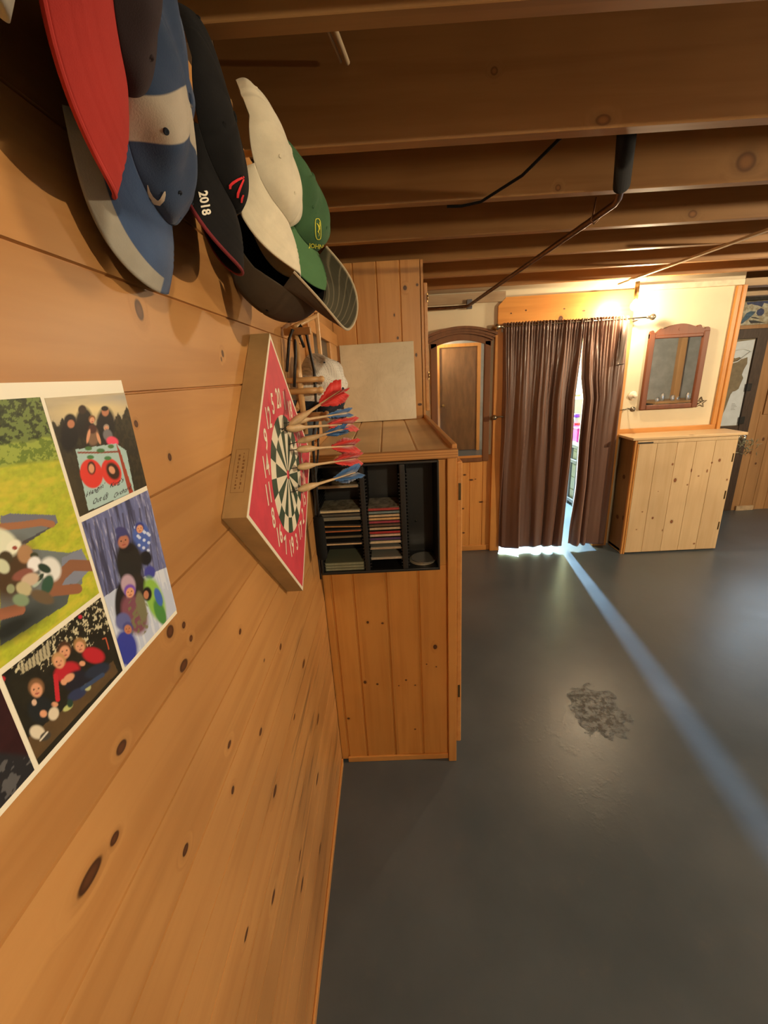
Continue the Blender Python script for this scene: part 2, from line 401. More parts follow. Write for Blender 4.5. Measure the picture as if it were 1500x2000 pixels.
struct('trim_7', bm, pmat('painted_plate', (0.66, 0.58, 0.42), 0.6, var=0.1, vscale=20), 'pale painted board along the top of the cream wall')
bm = NB(); box(bm, 2.742, 4.6, YB - 0.03, YB + 0.09, 2.066, 2.118, 0.002); box(bm, 2.76, 4.6, YB + 0.3, YB + 0.38, 2.035, 2.09, 0.002)
struct('trim_8', bm, M_grey_lumber, 'weathered lumber plate above the dark doorway')
bm = NB(); box(bm, WX, 0.95, YB - 0.02, YB, 2.06, 2.13, 0.002); struct('trim_9', bm, M_grey_lumber)
# recess at the far right and the walls out of view
bm = NB(); box(bm, 2.66, 2.765, YB + 0.11, 4.30, 0, ZS); struct('wall_return', bm, M_brownplank)
bm = NB(); box(bm, XR, XR + 0.1, YF, 8.0, 0, ZS); struct('wall_right', bm, M_grey)
bm = NB(); box(bm, WX - 0.1, 1.02, YF - 0.1, YF, 0, ZS); box(bm, 1.02, 1.86, YF - 0.1, YF, 2.06, ZS); box(bm, 1.86, XR, YF - 0.1, YF, 0, ZS)
struct('wall_front', bm, M_grey, 'grey wall behind the camera, seen in the mirrors')
# joists and subfloor
ysp = [1.327 + 0.4036 * k for k in range(-7, 12)]
for i, yb in enumerate(ysp):
    if yb > YB - 0.06 and yb < YB + 0.2: continue
    bm = NB(); box(bm, WX - 0.10, XR, yb - 0.038, yb, ZJ, ZS, 0.0015, 1)
    struct('ceiling_joist', bm, M_joist, 'bare wooden ceiling joist, one of a parallel row')['group'] = 'ceiling joists'
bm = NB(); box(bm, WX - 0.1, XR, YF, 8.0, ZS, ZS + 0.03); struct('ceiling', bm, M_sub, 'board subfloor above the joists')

# far right: boarded recess with a dark door
YR = 4.27
bm = NB(); box(bm, 2.765, 3.28, YR, YR + 0.1, 0, ZS); box(bm, 3.28, 3.62, YR, YR + 0.1, 1.83, ZS)
struct('wall_recess', bm, M_brownplank)
bm = NB(); grooved(bm, 3.60, 6.6, [3.71 + 0.13 * k for k in range(22)], 0.006, 0.05, lambda a, b, c: (a, YR - 0.02 + b, c), 0.0, 1.03, 0.008)
box(bm, 3.60, 3.73, YR - 0.02, YR + 0.03, 1.03, ZS); box(bm, 5.2, 6.6, YR - 0.02, YR + 0.03, 1.03, ZS); box(bm, 3.73, 5.2, YR - 0.02, YR + 0.03, 1.95, ZS)
struct('wall_planks', bm, M_brownplank, 'brown pine plank wall at the far right')
M_dark = pmat('dark_stained_door', (0.045, 0.028, 0.019), 0.5, var=0.3, vscale=8, stretch=(20, 20, 2))
d = obj('door_1', box(box(box(box(NB(), 3.52, 3.62, YR - 0.03, YR + 0.02, 0, 1.80, 0.003), 3.28, 3.52, YR - 0.03, YR + 0.02, 1.715, 1.80, 0.003), 3.20, 3.52, YR - 0.025, YR + 0.02, 0, 0.90, 0.003), 3.20, 3.31, YR - 0.03, YR + 0.02, 0.9, 1.80, 0.003), M_dark)
tag(d, 'dark brown door with a papered glass pane at the far right', 'door', kind='structure')
# pane covered with torn white paper
M_paper = pmat('torn_paper', (0.50, 0.58, 0.66), 0.55, var=0.06)
M_board = pmat('tan_cardboard', (0.17, 0.145, 0.095), 0.7, var=0.15, vscale=25)
obj('glass_pane', box(NB(), 3.31, 3.52, YR - 0.01, YR, 0.90, 1.72), M_board, d)
bm = NB()
pp = [(3.318, 1.69), (3.513, 1.705), (3.512, 1.50), (3.514, 1.3), (3.516, 0.905), (3.31, 0.905), (3.345, 1.02), (3.36, 1.07), (3.375, 1.16), (3.385, 1.21), (3.40, 1.235), (3.425, 1.24), (3.452, 1.26), (3.46, 1.30), (3.475, 1.36), (3.455, 1.39), (3.465, 1.44), (3.485, 1.49), (3.475, 1.55), (3.43, 1.535), (3.40, 1.555), (3.36, 1.545), (3.325, 1.56)]
prism(bm, pp, lambda a, b, c: (a, c, b), YR - 0.0125, YR - 0.0105)
obj('torn_paper', bm, M_paper, d)['label'] = 'torn white paper covering the door pane'
bm = NB(); M_plastic = pmat('clear_plastic_film', (0.6, 0.66, 0.7), 0.15, spec=0.8)
tube(bm, [(3.32, YR - 0.016, 1.50), (3.38, YR - 0.02, 1.515), (3.44, YR - 0.018, 1.56), (3.49, YR - 0.018, 1.60)], 0.006, 8); tube(bm, [(3.33, YR - 0.016, 1.615), (3.42, YR - 0.018, 1.625), (3.50, YR - 0.016, 1.60)], 0.004, 8)
obj('plastic_film', bm, M_plastic, d)
M_black = pmat('black_iron', (0.012, 0.012, 0.012), 0.4)
for z in (1.27, 0.955):
    bm = NB(); box(bm, 3.508, 3.55, YR - 0.045, YR - 0.028, z - 0.035, z + 0.035, 0.003); obj('hinge', bm, M_black, d)
bm = NB()
for k in range(5): box(bm, 3.415, 3.415 + 0.03 + 0.012 * ((k * 7) % 3), YR - 0.0135, YR - 0.0126, 1.115 - 0.014 * k, 1.121 - 0.014 * k)
obj('printed_lines', bm, pmat('faded_ink', (0.28, 0.32, 0.36), 0.6), d)
# plywood transom panel with blue paint
# ------------------------------------------------------------------ far end of the room
# plywood panel with blue paint above the dark door
t = thing('painted_panel', 'weathered panel with blue brush marks above the dark door', 'painting', (3.28, YR - 0.01, 1.83))
M_pan = pmat('mottled_panel', (0.42, 0.43, 0.36), 0.7, col2=(0.20, 0.17, 0.10), vscale=22)
obj('panel', box(NB(), 3.20, 4.25, YR - 0.012, YR, 1.835, 2.045, 0.002), M_pan, t)
M_navy = pmat('navy_paint', (0.022, 0.035, 0.10), 0.6, var=0.3, vscale=30)
M_teal = pmat('teal_paint', (0.030, 0.075, 0.13), 0.6, var=0.4, vscale=40)
M_ink = pmat('black_paint', (0.012, 0.014, 0.016), 0.6)
def flat(name, pts, mat, parent, y0, y1):
    bm = NB(); prism(bm, pts, lambda a, b, c: (a, c, b), y0, y1); return obj(name, bm, mat, parent)
def pxp(pts, Y): return [tuple(un(a, b, 1, Y)[[0, 2]]) for a, b in pts]
flat('paint_stroke', pxp([(1456, 591), (1478, 589), (1520, 587), (1520, 598), (1500, 594), (1490, 592), (1486, 600), (1478, 597), (1472, 596), (1466, 594), (1458, 596)], YR), M_navy, t, YR - 0.0135, YR - 0.0118)
flat('paint_stroke', pxp([(1444, 633), (1446, 627), (1456, 612), (1464, 608), (1474, 609), (1468, 616), (1458, 624), (1448, 632)], YR), M_teal, t, YR - 0.0135, YR - 0.0118)
flat('paint_stroke', pxp([(1475, 612), (1477, 606), (1484, 602), (1490, 605), (1490, 612), (1485, 617), (1478, 617)], YR), M_navy, t, YR - 0.0135, YR - 0.0118)
flat('paint_stroke', pxp([(1464, 619), (1474, 620), (1483, 623), (1476, 623), (1466, 621)], YR), M_ink, t, YR - 0.0135, YR - 0.0118)
flat('paint_stroke', pxp([(1460, 626), (1472, 626), (1493, 631), (1478, 631), (1464, 632)], YR), M_ink, t, YR - 0.0135, YR - 0.0118)
bm = NB(); box(bm, 3.20, 4.25, YR - 0.03, YR, 1.80, 1.834, 0.002); struct('trim_10', bm, M_brownplank)
bm = NB(); box(bm, 3.20, 4.25, YR - 0.03, YR, 2.046, 2.085, 0.002); struct('trim_11', bm, pmat('pale_blue_board', (0.33, 0.37, 0.36), 0.6, var=0.2, vscale=20))
# window in the plank wall at the far right, daylight behind it
w = obj('window_1', box(box(box(box(NB(), 3.73, 3.78, YR - 0.035, YR + 0.03, 1.0, 1.97, 0.003), 5.18, 5.23, YR - 0.035, YR + 0.03, 1.0, 1.97, 0.003), 3.78, 5.18, YR - 0.035, YR + 0.03, 1.92, 1.97, 0.003), 3.78, 5.18, YR - 0.035, YR + 0.03, 1.0, 1.045, 0.003), M_brownplank)
tag(w, 'wood framed window in the plank wall at the far right edge', 'window', kind='structure')
obj('glass_pane', box(NB(), 3.78, 5.18, YR, YR + 0.004, 1.045, 1.92), emis('daylit_pane', (0.62, 0.80, 1.0), 0.8), w)
# scrap of board at the foot of the plank wall, gap with daylight
b = obj('wood_scrap', box(NB(), 3.66, 3.84, YR - 0.045, YR - 0.021, 0.0, 0.05, 0.002), pmat('pale_scrap_wood', (0.40, 0.30, 0.19), 0.6, var=0.2, vscale=20))
tag(b, 'short pale offcut of wood on the floor against the brown plank wall', 'wood offcut')

# small pine cabinet
CX0, CX1, CYF, CZ = 1.952, 2.757, 3.303, 0.978
KC = [(2.315, 0.636, 0.012, 0.018), (2.344, 0.276, 0.012, 0.016), (2.181, 0.317, 0.009, 0.011), (2.643, 0.783, 0.010, 0.013), (2.586, 0.766, 0.007, 0.007), (2.087, 0.376, 0.006, 0.005), (2.421, 0.592, 0.006, 0.006), (2.499, 0.661, 0.007, 0.005), (2.273, 0.77, 0.008, 0.01), (2.433, 0.711, 0.005, 0.016), (2.735, 0.618, 0.006, 0.008), (2.569, 0.064, 0.009, 0.007), (2.279, 0.201, 0.004, 0.01), (2.192, 0.548, 0.004, 0.003), (2.56, 0.70, 0.006, 0.014), (2.06, 0.22, 0.006, 0.004)]
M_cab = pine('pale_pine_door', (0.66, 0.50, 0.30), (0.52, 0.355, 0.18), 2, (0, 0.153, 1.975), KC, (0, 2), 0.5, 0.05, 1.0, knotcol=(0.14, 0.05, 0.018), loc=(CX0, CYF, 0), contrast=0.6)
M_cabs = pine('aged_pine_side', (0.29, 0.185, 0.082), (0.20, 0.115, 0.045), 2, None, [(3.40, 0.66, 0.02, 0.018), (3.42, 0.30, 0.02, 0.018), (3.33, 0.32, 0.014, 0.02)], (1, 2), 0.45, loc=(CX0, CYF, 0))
M_cabt = pine('pale_pine_top', (0.70, 0.52, 0.30), (0.56, 0.39, 0.20), 0, None, [(2.38, 3.30, 0.02, 0.01)], (0, 1), 0.45, loc=(CX0, CYF, 0))
t = thing('pine_cabinet', 'low pale pine cabinet under the dresser mirror right of the curtain', 'cabinet', (CX0, CYF, 0))
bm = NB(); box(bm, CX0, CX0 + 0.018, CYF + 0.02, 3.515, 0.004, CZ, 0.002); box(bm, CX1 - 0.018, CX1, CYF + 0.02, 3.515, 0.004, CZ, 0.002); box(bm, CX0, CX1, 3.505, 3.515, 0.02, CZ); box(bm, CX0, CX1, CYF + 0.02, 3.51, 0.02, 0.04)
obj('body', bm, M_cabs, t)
bm = NB(); box(bm, CX0, CX0 + 0.017, CYF, CYF + 0.021, 0.0, CZ - 0.004, 0.002); box(bm, CX0 + 0.0185, CX0 + 0.03, CYF - 0.004, CYF + 0.02, 0.0, CZ - 0.03, 0.002)
obj('corner_stile', bm, M_trim, t)['label'] = 'reddish pine corner strip'
bm = NB(); grooved(bm, CX0 + 0.034, CX1, [2.128, 2.287, 2.434, 2.585], 0.003, 0.018, lambda a, b, c: (a, CYF + b, c), 0.012, CZ - 0.032, 0.004)
dr = obj('door', bm, M_cab, t)
for z in (0.80, 0.49, 0.22):
    bm = NB(); box(bm, CX1 - 0.018, CX1 - 0.009, CYF - 0.003, CYF, z - 0.035, z + 0.035, 0.001); obj('hinge', bm, pmat('dark_brass', (0.10, 0.065, 0.025), 0.4, 0.8), dr)
bm = NB(); box(bm, CX0 + 0.018, CX1, CYF - 0.002, CYF + 0.018, CZ - 0.03, CZ - 0.002, 0.002); obj('top_rail', bm, M_cab, t)
bm = NB(); box(bm, CX0 + 0.02, CX0 + 0.14, CYF - 0.004, CYF - 0.001, CZ - 0.028, CZ - 0.018); obj('latch_strip', bm, M_black, t)
bm = NB(); box(bm, CX0 - 0.03, CX1 + 0.055, CYF - 0.018, 3.528, CZ, CZ + 0.022, 0.004); obj('top', bm, M_cabt, t)

# dresser mirror above it
M_mah = pine('mahogany', (0.17, 0.052, 0.020), (0.095, 0.026, 0.010), 2, None, (), (0, 2), 0.5)
M_glass = NT('mirror_glass'); M_glass.s('Base Color', (0.82, 0.84, 0.83)); M_glass.s('Metallic', 1.0); M_glass.s('Roughness', 0.02); M_mirror = M_glass.m
YM = 3.522
t = thing('dresser_mirror', 'square wooden dresser mirror with a carved crest above the pine cabinet', 'mirror', (2.31, YB, 1.19))
gx0, gx1, gz0, gz1 = 2.128, 2.500, 1.222, 1.728
bm = NB()
for x0, x1, z0, z1 in ((2.083, gx0, 1.186, 1.77), (gx1, 2.546, 1.186, 1.77), (gx0, gx1, 1.186, gz0), (gx0, gx1, gz1, 1.755)):
    box(bm, x0, x1, YM, YB, z0, z1, 0.006, 3)
obj('frame', bm, M_mah, t)
cr = [(2.083, 1.735), (2.083, 1.772), (2.09, 1.788), (2.104, 1.792), (2.114, 1.783), (2.118, 1.768), (2.13, 1.772), (2.15, 1.79), (2.17, 1.803), (2.178, 1.797), (2.19, 1.80)]
cr += [(2.19 + 0.25 * k / 12, 1.80 + 0.030 * math.sin(PI * k / 12)) for k in range(1, 13)]
cr += [(2.452, 1.812), (2.464, 1.815), (2.474, 1.808), (2.48, 1.795), (2.505, 1.784), (2.512, 1.79), (2.528, 1.797), (2.542, 1.789), (2.546, 1.772), (2.546, 1.735)]
bm = NB(); prism(bm, cr, lambda a, b, c: (a, c, b), YM + 0.004, YB - 0.004); obj('crest', bm, M_mah, t)
bm = NB(); prism(bm, [(2.305, 1.80), (2.314, 1.79), (2.305, 1.78), (2.296, 1.79)], lambda a, b, c: (a, c, b), YM + 0.001, YM + 0.005); obj('carved_lozenge', bm, M_mah, t)
obj('glass', box(NB(), gx0 - 0.002, gx1 + 0.002, YM + 0.014, YM + 0.018, gz0 - 0.002, gz1 + 0.002), M_mirror, t)

# tall arched mirror
M_wal = pine('walnut', (0.20, 0.085, 0.03), (0.11, 0.042, 0.014), 2, None, (), (0, 2), 0.5)
t = thing('arched_mirror', 'tall mirror in a dark wooden frame with an arched moulded top', 'mirror', (0.61, YB, 0.83))
ax0, ax1 = 0.421, 0.794
M_inner = pmat('light_inner_frame', (0.55, 0.36, 0.15), 0.4)
def arc(x0, x1, zend, rise, n=20):
    return [(x0 + (x1 - x0) * k / n, zend + rise * (1 - (2 * k / n - 1) ** 2)) for k in range(n + 1)]
bm = NB()
box(bm, 0.365, ax0, YB - 0.034, YB - 0.001, 0.83, 1.79, 0.006, 3); box(bm, ax1, 0.846, YB - 0.034, YB - 0.001, 0.83, 1.79, 0.006, 3); box(bm, ax0, ax1, YB - 0.034, YB - 0.001, 0.826, 0.862, 0.006, 3)
lo = arc(0.365, 0.846, 1.745, 0.055); hi = arc(0.365, 0.846, 1.79, 0.055)
prism(bm, lo + hi[::-1], lambda a, b, c: (a, c, b), YB - 0.034, YB - 0.002)
obj('frame', bm, M_wal, t)
bm = NB()
for k, (dz, dy, ex) in enumerate(((0.0, 0.050, 0.012), (0.016, 0.058, 0.024), (0.034, 0.068, 0.04))):
    lo = arc(0.365 - ex, 0.846 + ex, 1.788 + dz, 0.058); hi = arc(0.365 - ex, 0.846 + ex, 1.804 + dz + 0.004, 0.058)
    prism(bm, lo + hi[::-1], lambda a, b, c: (a, c, b), YB - dy, YB - 0.002)
obj('arched_moulding', bm, M_wal, t)
obj('glass', box(NB(), ax0 - 0.003, ax1 + 0.003, YB - 0.018, YB - 0.013, 0.855, 1.80), M_mirror, t)

# white ceramic hook plate, star, holdback knobs
M_ceramic = pmat('white_ceramic', (0.75, 0.70, 0.58), 0.25)
M_pewter = pmat('pewter', (0.22, 0.20, 0.16), 0.35, 0.9)
c = un(1238, 773, 1, 3.53)
t = thing('wall_hook', 'round white ceramic hook on the cream wall beside the mirror frame', 'hook', (c[0], YB, c[2]))
obj('plate', lathe(NB(), [(0.0, 0.0), (0.034, 0.0), (0.036, -0.006), (0.03, -0.014), (0.0, -0.016)], (c[0], YB, c[2]), 'Y', 28), M_ceramic, t)
obj('knob', lathe(NB(), [(0.008, -0.014), (0.008, -0.026), (0.017, -0.03), (0.019, -0.038), (0.013, -0.046), (0.0, -0.048)], (c[0], YB, c[2]), 'Y', 24), M_ceramic, t)
for (px, py, lab, dirx) in ((1232, 799, 'dark metal curtain knob on the cream wall under the white ceramic hook', -1), (964, 815, 'dark metal curtain knob on the casing left of the curtain', 1)):
    c = un(px, py, 1, 3.50)
    t = thing('curtain_holdback', lab, 'curtain holdback', (c[0], YB, c[2]), 'curtain holdbacks')
    ys = YB if dirx < 0 else YB - 0.05
    obj('stem', tube(NB(), [(c[0], ys, c[2]), (c[0], 3.47, c[2])], 0.006), M_pewter, t)
    obj('arm', tube(NB(), [(c[0], 3.475, c[2]), (c[0] + dirx * 0.05, 3.47, c[2] + 0.006), (c[0] + dirx * 0.085, 3.462, c[2] + 0.002)], [0.006, 0.005, 0.004]), M_pewter, t)
    obj('knob', lathe(NB(), [(0.0, 0.022), (0.013, 0.018), (0.021, 0.004), (0.019, -0.01), (0.01, -0.018), (0.0, -0.02)], (c[0], 3.475, c[2]), 'Y', 20), M_pewter, t)
c = un(1368, 786, 1, 3.545)
bm = NB(); pts = [(c[0] + (0.052 if k % 2 == 0 else 0.022) * math.sin(k * PI / 5), 3.544, c[2] + (0.045 if k % 2 == 0 else 0.019) * math.cos(k * PI / 5)) for k in range(11)]
tube(bm, pts, 0.003, 8); tube(bm, [(c[0] - 0.03, 3.543, c[2] + 0.008), (c[0] - 0.008, 3.541, c[2] + 0.014), (c[0] + 0.006, 3.543, c[2] + 0.004)], 0.004, 8); tube(bm, [(c[0] - 0.02, 3.543, c[2] - 0.012), (c[0] + 0.022, 3.541, c[2] + 0.012)], 0.003, 8)
tag(obj('star_ornament', bm, pmat('rusty_wire', (0.16, 0.13, 0.09), 0.5, 0.6), smooth=True), 'small wire star ornament on the cream wall by the mirror corner', 'ornament')

# curtains on a rod
YC = 3.452
def lerp_edge(pts):
    q = [un(a, b, 1, YC) for a, b in pts]; q.sort(key=lambda p: p[2])
    zs = [p[2] for p in q]; xs = [p[0] for p in q]
    return lambda z: float(np.interp(z, zs, xs))
M_vel = NT('brown_velvet'); M_vel.s('Base Color', (0.125, 0.064, 0.045)); M_vel.s('Roughness', 0.34); M_vel.s('Specular IOR Level', 0.8); M_vel.s('Sheen Weight', 0.8); M_vel.s('Sheen Roughness', 0.35); M_vel.s('Sheen Tint', (1.0, 0.72, 0.60))
_c = M_vel.vec('MULTIPLY', M_vel.coord(), (900.0, 900.0, 260.0)); M_vel.bump(M_vel.noise(_c, 1.0, 2.0), 0.12, 0.001); M_velvet = M_vel.m
def curtain(name, label, L, R, nf, npl, seed, wrap, ztop=1.9, zbot=0.042):
    rg = np.random.default_rng(seed); nu, nv = 300, 110
    ph = rg.uniform(0, 6.28, 20)
    knots = np.sort(np.concatenate([[0, 1], rg.uniform(0.03, 0.97, int(nf * 2))])); kv = rg.uniform(0.35, 1.0, len(knots)); kp = np.cumsum(rg.uniform(0.6, 1.5, len(knots))); kp = kp / kp[-1] * nf * 2 * PI
    verts = []; faces = []
    for j in range(nv + 1):
        t = j / nv; z = ztop + (zbot - ztop) * t
        xl, xr = L(z), R(z); g = min(1.0, t * 2.2)
        for i in range(nu + 1):
            u = i / nu
            ud = min(1, max(0, u + 0.05 * t * math.sin(2.3 * u * PI + ph[0]) + 0.012 * math.sin(7 * t + 5 * u + ph[1])))
            am = float(np.interp(ud, knots, kv)); p = float(np.interp(ud, knots, kp))
            A = (0.006 + 0.024 * g) * am
            y = A * (math.sin(p + ph[2]) + 0.35 * math.sin(2.3 * p + ph[3] - 1.6 * t) * (1 - 0.5 * t))
            y += 0.0055 * math.exp(-((t - 0.35 - 0.2 * math.sin(9 * u + ph[8])) / 0.33) ** 2) * math.sin(5.3 * p * 0.6 + ph[9] + 3.0 * t)
            pk = math.exp(-t * 8.0)
            y += 0.011 * pk * math.sin(2 * PI * npl * u + 2.5 * math.sin(4 * u + ph[4])) + 0.0045 * math.exp(-t * 3.0) * math.sin(2 * PI * npl * 0.55 * u + ph[5])
            y += 0.004 * math.sin(6 * t + 8 * u + ph[6]) * t
            if wrap < 0 and u < 0.05: y += 0.045 * (1 - u / 0.05) ** 1.5
            if wrap > 0 and u > 0.95: y += 0.06 * ((u - 0.95) / 0.05) ** 1.5
            x = xl + (xr - xl) * u + 0.5 * A * math.cos(p + ph[2]) * min(1, 8 * u) * min(1, 8 * (1 - u))
            zz = z
            if t > 0.97: zz += 0.007 * math.sin(p + ph[7]) * (t - 0.97) / 0.03
            if j == 0: zz += 0.004 * math.sin(2 * PI * npl * u)
            if j in (2, 3): y *= 0.6
            verts.append((x, YC + y, zz))
    for j in range(nv):
        for i in range(nu):
            a = j * (nu + 1) + i; faces.append((a, a + nu + 1, a + nu + 2, a + 1))
    o = obj(name, (verts, faces), M_velvet, smooth=True, angle=180)
    md = o.modifiers.new('thick', 'SOLIDIFY'); md.thickness = 0.003
    return tag(o, label, 'curtain', 'curtains in the doorway')
cl = curtain('curtain', 'wide brown velvet curtain hanging on the left part of the rod', lerp_edge([(985, 636), (984, 760), (979, 900), (975, 1075)]), lerp_edge([(1141, 632), (1134, 690), (1122, 780), (1117, 860), (1108, 940), (1094, 1064)]), 5, 27, 3, -1)
cr_ = curtain('curtain', 'narrow brown velvet curtain right of the bright gap', lerp_edge([(1140, 632), (1136, 690), (1135, 740), (1139, 780), (1130, 860), (1124, 950), (1112, 1056)]), lerp_edge([(1233, 622), (1224, 710), (1210, 810), (1196, 940), (1180, 1063)]), 3.6, 15, 8, 1)
p = [un(a, b, 1, YC - 0.045) for a, b in ((1223, 626), (1218, 660), (1212, 695), (1208, 712))]
bm = NB()
pr_ = [(q[0], q[1], q[2]) for q in p] + [(p[3][0] - 0.012, p[3][1] - 0.02, p[3][2] - 0.006), (p[3][0] + 0.01, p[3][1] - 0.035, p[3][2] + 0.004)]
va = [bm.verts.new((q[0] - 0.02, q[1], q[2])) for q in pr_]; vb = [bm.verts.new((q[0] + 0.02, q[1], q[2])) for q in pr_]
for i in range(len(va) - 1): bm.faces.new((va[i], vb[i], vb[i + 1], va[i + 1]))
s = obj('tie_strap', bm, pmat('dark_strap', (0.05, 0.034, 0.026), 0.5, sheen=0.3), cr_, smooth=True); s['label'] = 'dark tie strap hanging at the top corner'
md = s.modifiers.new('thick', 'SOLIDIFY'); md.thickness = 0.003
t = thing('curtain_rod', 'metal curtain rod with ball finials over the doorway', 'curtain rod', (0.9, YC, 1.878))
obj('rod', tube(NB(), [(0.915, YC, 1.876), (2.0, YC, 1.882)], 0.0055, 12), M_pewter, t)
for x, z, sg in ((0.905, 1.876, -1), (2.005, 1.882, 1)):
    obj('finial', lathe(NB(), [(0.006, -0.012), (0.011, -0.004), (0.011, 0.006), (0.007, 0.01), (0.016, 0.018), (0.023, 0.030), (0.022, 0.043), (0.012, 0.054), (0.003, 0.060), (0.0, 0.064)], (x, YC, z), (Vector((0, 1, 0)), Vector((0, 0, 1)), Vector((sg, 0, 0))), 20), pmat('finial_metal', (0.35, 0.31, 0.24), 0.25, 0.9), t)
for x in (0.925, 1.935):
    bm = NB(); tube(bm, [(x, YC, 1.868), (x, YB - 0.022, 1.862)], 0.005); box(bm, x - 0.009, x + 0.009, YB - 0.030 if x > 1 else YB - 0.056, YB - 0.022 if x > 1 else YB - 0.05, 1.84, 1.885, 0.001); obj('bracket', bm, M_pewter, t)

# glinting ornament and greenery at the right end of the small cabinet
t = thing('glass_ornament_cluster', 'tuft of pale greenery with shiny balls hanging at the right end of the pine cabinet', 'decoration', (2.80, 3.42, 0.97))
rg = random.Random(5); bm = NB()
for k in range(90):
    a, b = rg.uniform(0, 2 * PI), rg.uniform(0.02, 0.075)
    x, y, z = 2.885 + 0.115 * rg.uniform(-1, 1), 3.42 + 0.04 * math.sin(a), 0.855 + 0.055 * rg.uniform(-1, 1)
    d = Vector((rg.uniform(-1, 1), rg.uniform(-.6, .6), rg.uniform(-1, 1))).normalized() * 0.02
    tube(bm, [(x - d.x, y - d.y, z - d.z), (x, y, z + .003), (x + d.x, y + d.y, z + d.z)], [0.0008, 0.0035, 0.0005], 5)
g = obj('greenery', bm, pmat('dried_greenery', (0.17, 0.18, 0.12), 0.5, var=0.4, vscale=60), t); 
for k, (x, z) in enumerate(((2.83, 0.945), (2.872, 0.935))):
    obj('ball', lathe(NB(), [(0.022 * math.sin(PI * i / 10), -0.022 * math.cos(PI * i / 10)) for i in range(11)], (x, 3.40, z), 'Z', 18), pmat('silvered_glass', (0.5, 0.46, 0.36), 0.12, 0.9), t)
obj('hanger', tube(NB(), [(2.795, 3.41, 0.985), (2.815, 3.41, 0.985), (2.84, 3.41, 0.96), (2.87, 3.415, 0.90)], 0.002, 8), M_pewter, t)

# bare bulbs
M_bulb = emis('lit_bulb', (1.0, 0.76, 0.47), 700.0, (1, 1, 1))
M_sock = pmat('porcelain_socket', (0.70, 0.64, 0.52), 0.35)
M_brass = pmat('brass_collar', (0.45, 0.30, 0.12), 0.3, 0.9)
def bulb(x, y, z, ztop, label, mat, r=0.030):
    t = thing('bare_bulb_lamp', label, 'lamp', (x, y, ztop))
    obj('socket', lathe(NB(), [(0.0, 0.0), (0.055, 0.0), (0.058, -0.008), (0.045, -0.018), (0.022, -0.024), (0.0, -0.024)], (x, y, ztop), 'Z', 28), M_sock, t)
    obj('collar', lathe(NB(), [(0.015, ztop - 0.022 - z), (0.015, 0.052), (0.0135, 0.05), (0.0135, 0.036), (0.0, 0.036)], (x, y, z), 'Z', 20), M_brass, t)
    pf = [(0.0, -r)] + [(r * math.sin(PI * k / 9), -r * math.cos(PI * k / 9)) for k in range(1, 7)] + [(0.018, 0.027), (0.0135, 0.038), (0.0, 0.039)]
    obj('bulb', lathe(NB(), pf, (x, y, z), 'Z', 14), mat, t)
    return t
c = un(1240, 598, 1, 3.326)
LAMP_A = (float(c[0]), 3.326, float(c[2]))
bulb(*LAMP_A, ZJ - 0.001, 'lit bare bulb above the right end of the curtain', M_bulb)

# room behind the curtain
bm = NB()
box(bm, 0.15, 0.20, YB + 0.11, 6.3, 0, ZS); box(bm, 2.80, 2.85, 4.3, 6.3, 0, ZS); box(bm, 0.15, 2.85, 6.25, 6.3, 0, ZS)
struct('wall_far_room', bm, pmat('yellow_cream_wall', (0.62, 0.48, 0.22), 0.6), 'cream wall of the room behind the curtain')
M_gun = pmat('dark_grey_metal', (0.10, 0.10, 0.11), 0.4, 0.6)
t = thing('metal_storage_rack', 'dark grey metal rack in the bright room behind the curtain', 'rack', (2.1, 4.7, 0))
RX0, RX1, RY0, RY1, RZ = 2.11, 2.60, 4.62, 5.25, 0.69
for x in (RX0, RX1):
    for y in (RY0, RY0 + 0.16, RY0 + 0.32, RY1):
        obj('post', box(NB(), x - 0.012, x + 0.012, y - 0.012, y + 0.012, 0.0, RZ, 0.003), M_gun, t)
for z in (0.06, 0.52, RZ):
    bm = NB()
    for x in (RX0, RX1): box(bm, x - 0.014, x + 0.014, RY0, RY1, z - 0.02, z + 0.02, 0.003)
    for y in (RY0, RY1): box(bm, RX0, RX1, y - 0.014, y + 0.014, z - 0.02, z + 0.02, 0.003)
    obj('rail', bm, M_gun, t)
obj('shelf', box(NB(), RX0, RX1, RY0, RY1, RZ + 0.02, RZ + 0.03, 0.001), pmat('grey_shelf', (0.35, 0.37, 0.38), 0.5), t)
t = thing('plastic_drawer_unit', 'white plastic drawer unit inside the metal rack', 'drawers', (2.36, 4.93, 0.0))
M_plw = pmat('white_plastic', (0.30, 0.32, 0.29), 0.35)
obj('body', box(NB(), 2.16, 2.56, 4.68, 5.2, 0.0, 0.64, 0.004), M_plw, t)
for k in range(4):
    obj('drawer', box(NB(), 2.145, 2.162, 4.70, 5.18, 0.03 + 0.15 * k, 0.165 + 0.15 * k, 0.004), M_plw, t)
zt = RZ + 0.03
t = thing('pink_bin', 'bright pink bin on the rack behind the curtain gap', 'bin', (2.24, 4.9, zt))
M_pink = pmat('pink_plastic', (0.42, 0.012, 0.22), 0.35)
bm = NB(); box(bm, 2.16, 2.34, 4.80, 5.02, zt, zt + 0.15, 0.008); obj('body', bm, M_pink, t)
bm = NB(); box(bm, 2.155, 2.345, 4.795, 5.025, zt + 0.142, zt + 0.16, 0.004); obj('rim', bm, M_pink, t)
t = thing('bottle', 'white bottle with a purple cap and red label behind the pink bin', 'bottle', (2.28, 5.12, zt))
obj('body', lathe(NB(), [(0, 0), (0.05, 0), (0.052, 0.02), (0.052, 0.2), (0.035, 0.24), (0.025, 0.25), (0, 0.25)], (2.27, 5.10, zt), 'Z', 24), pmat('white_bottle', (0.34, 0.37, 0.4), 0.3), t)
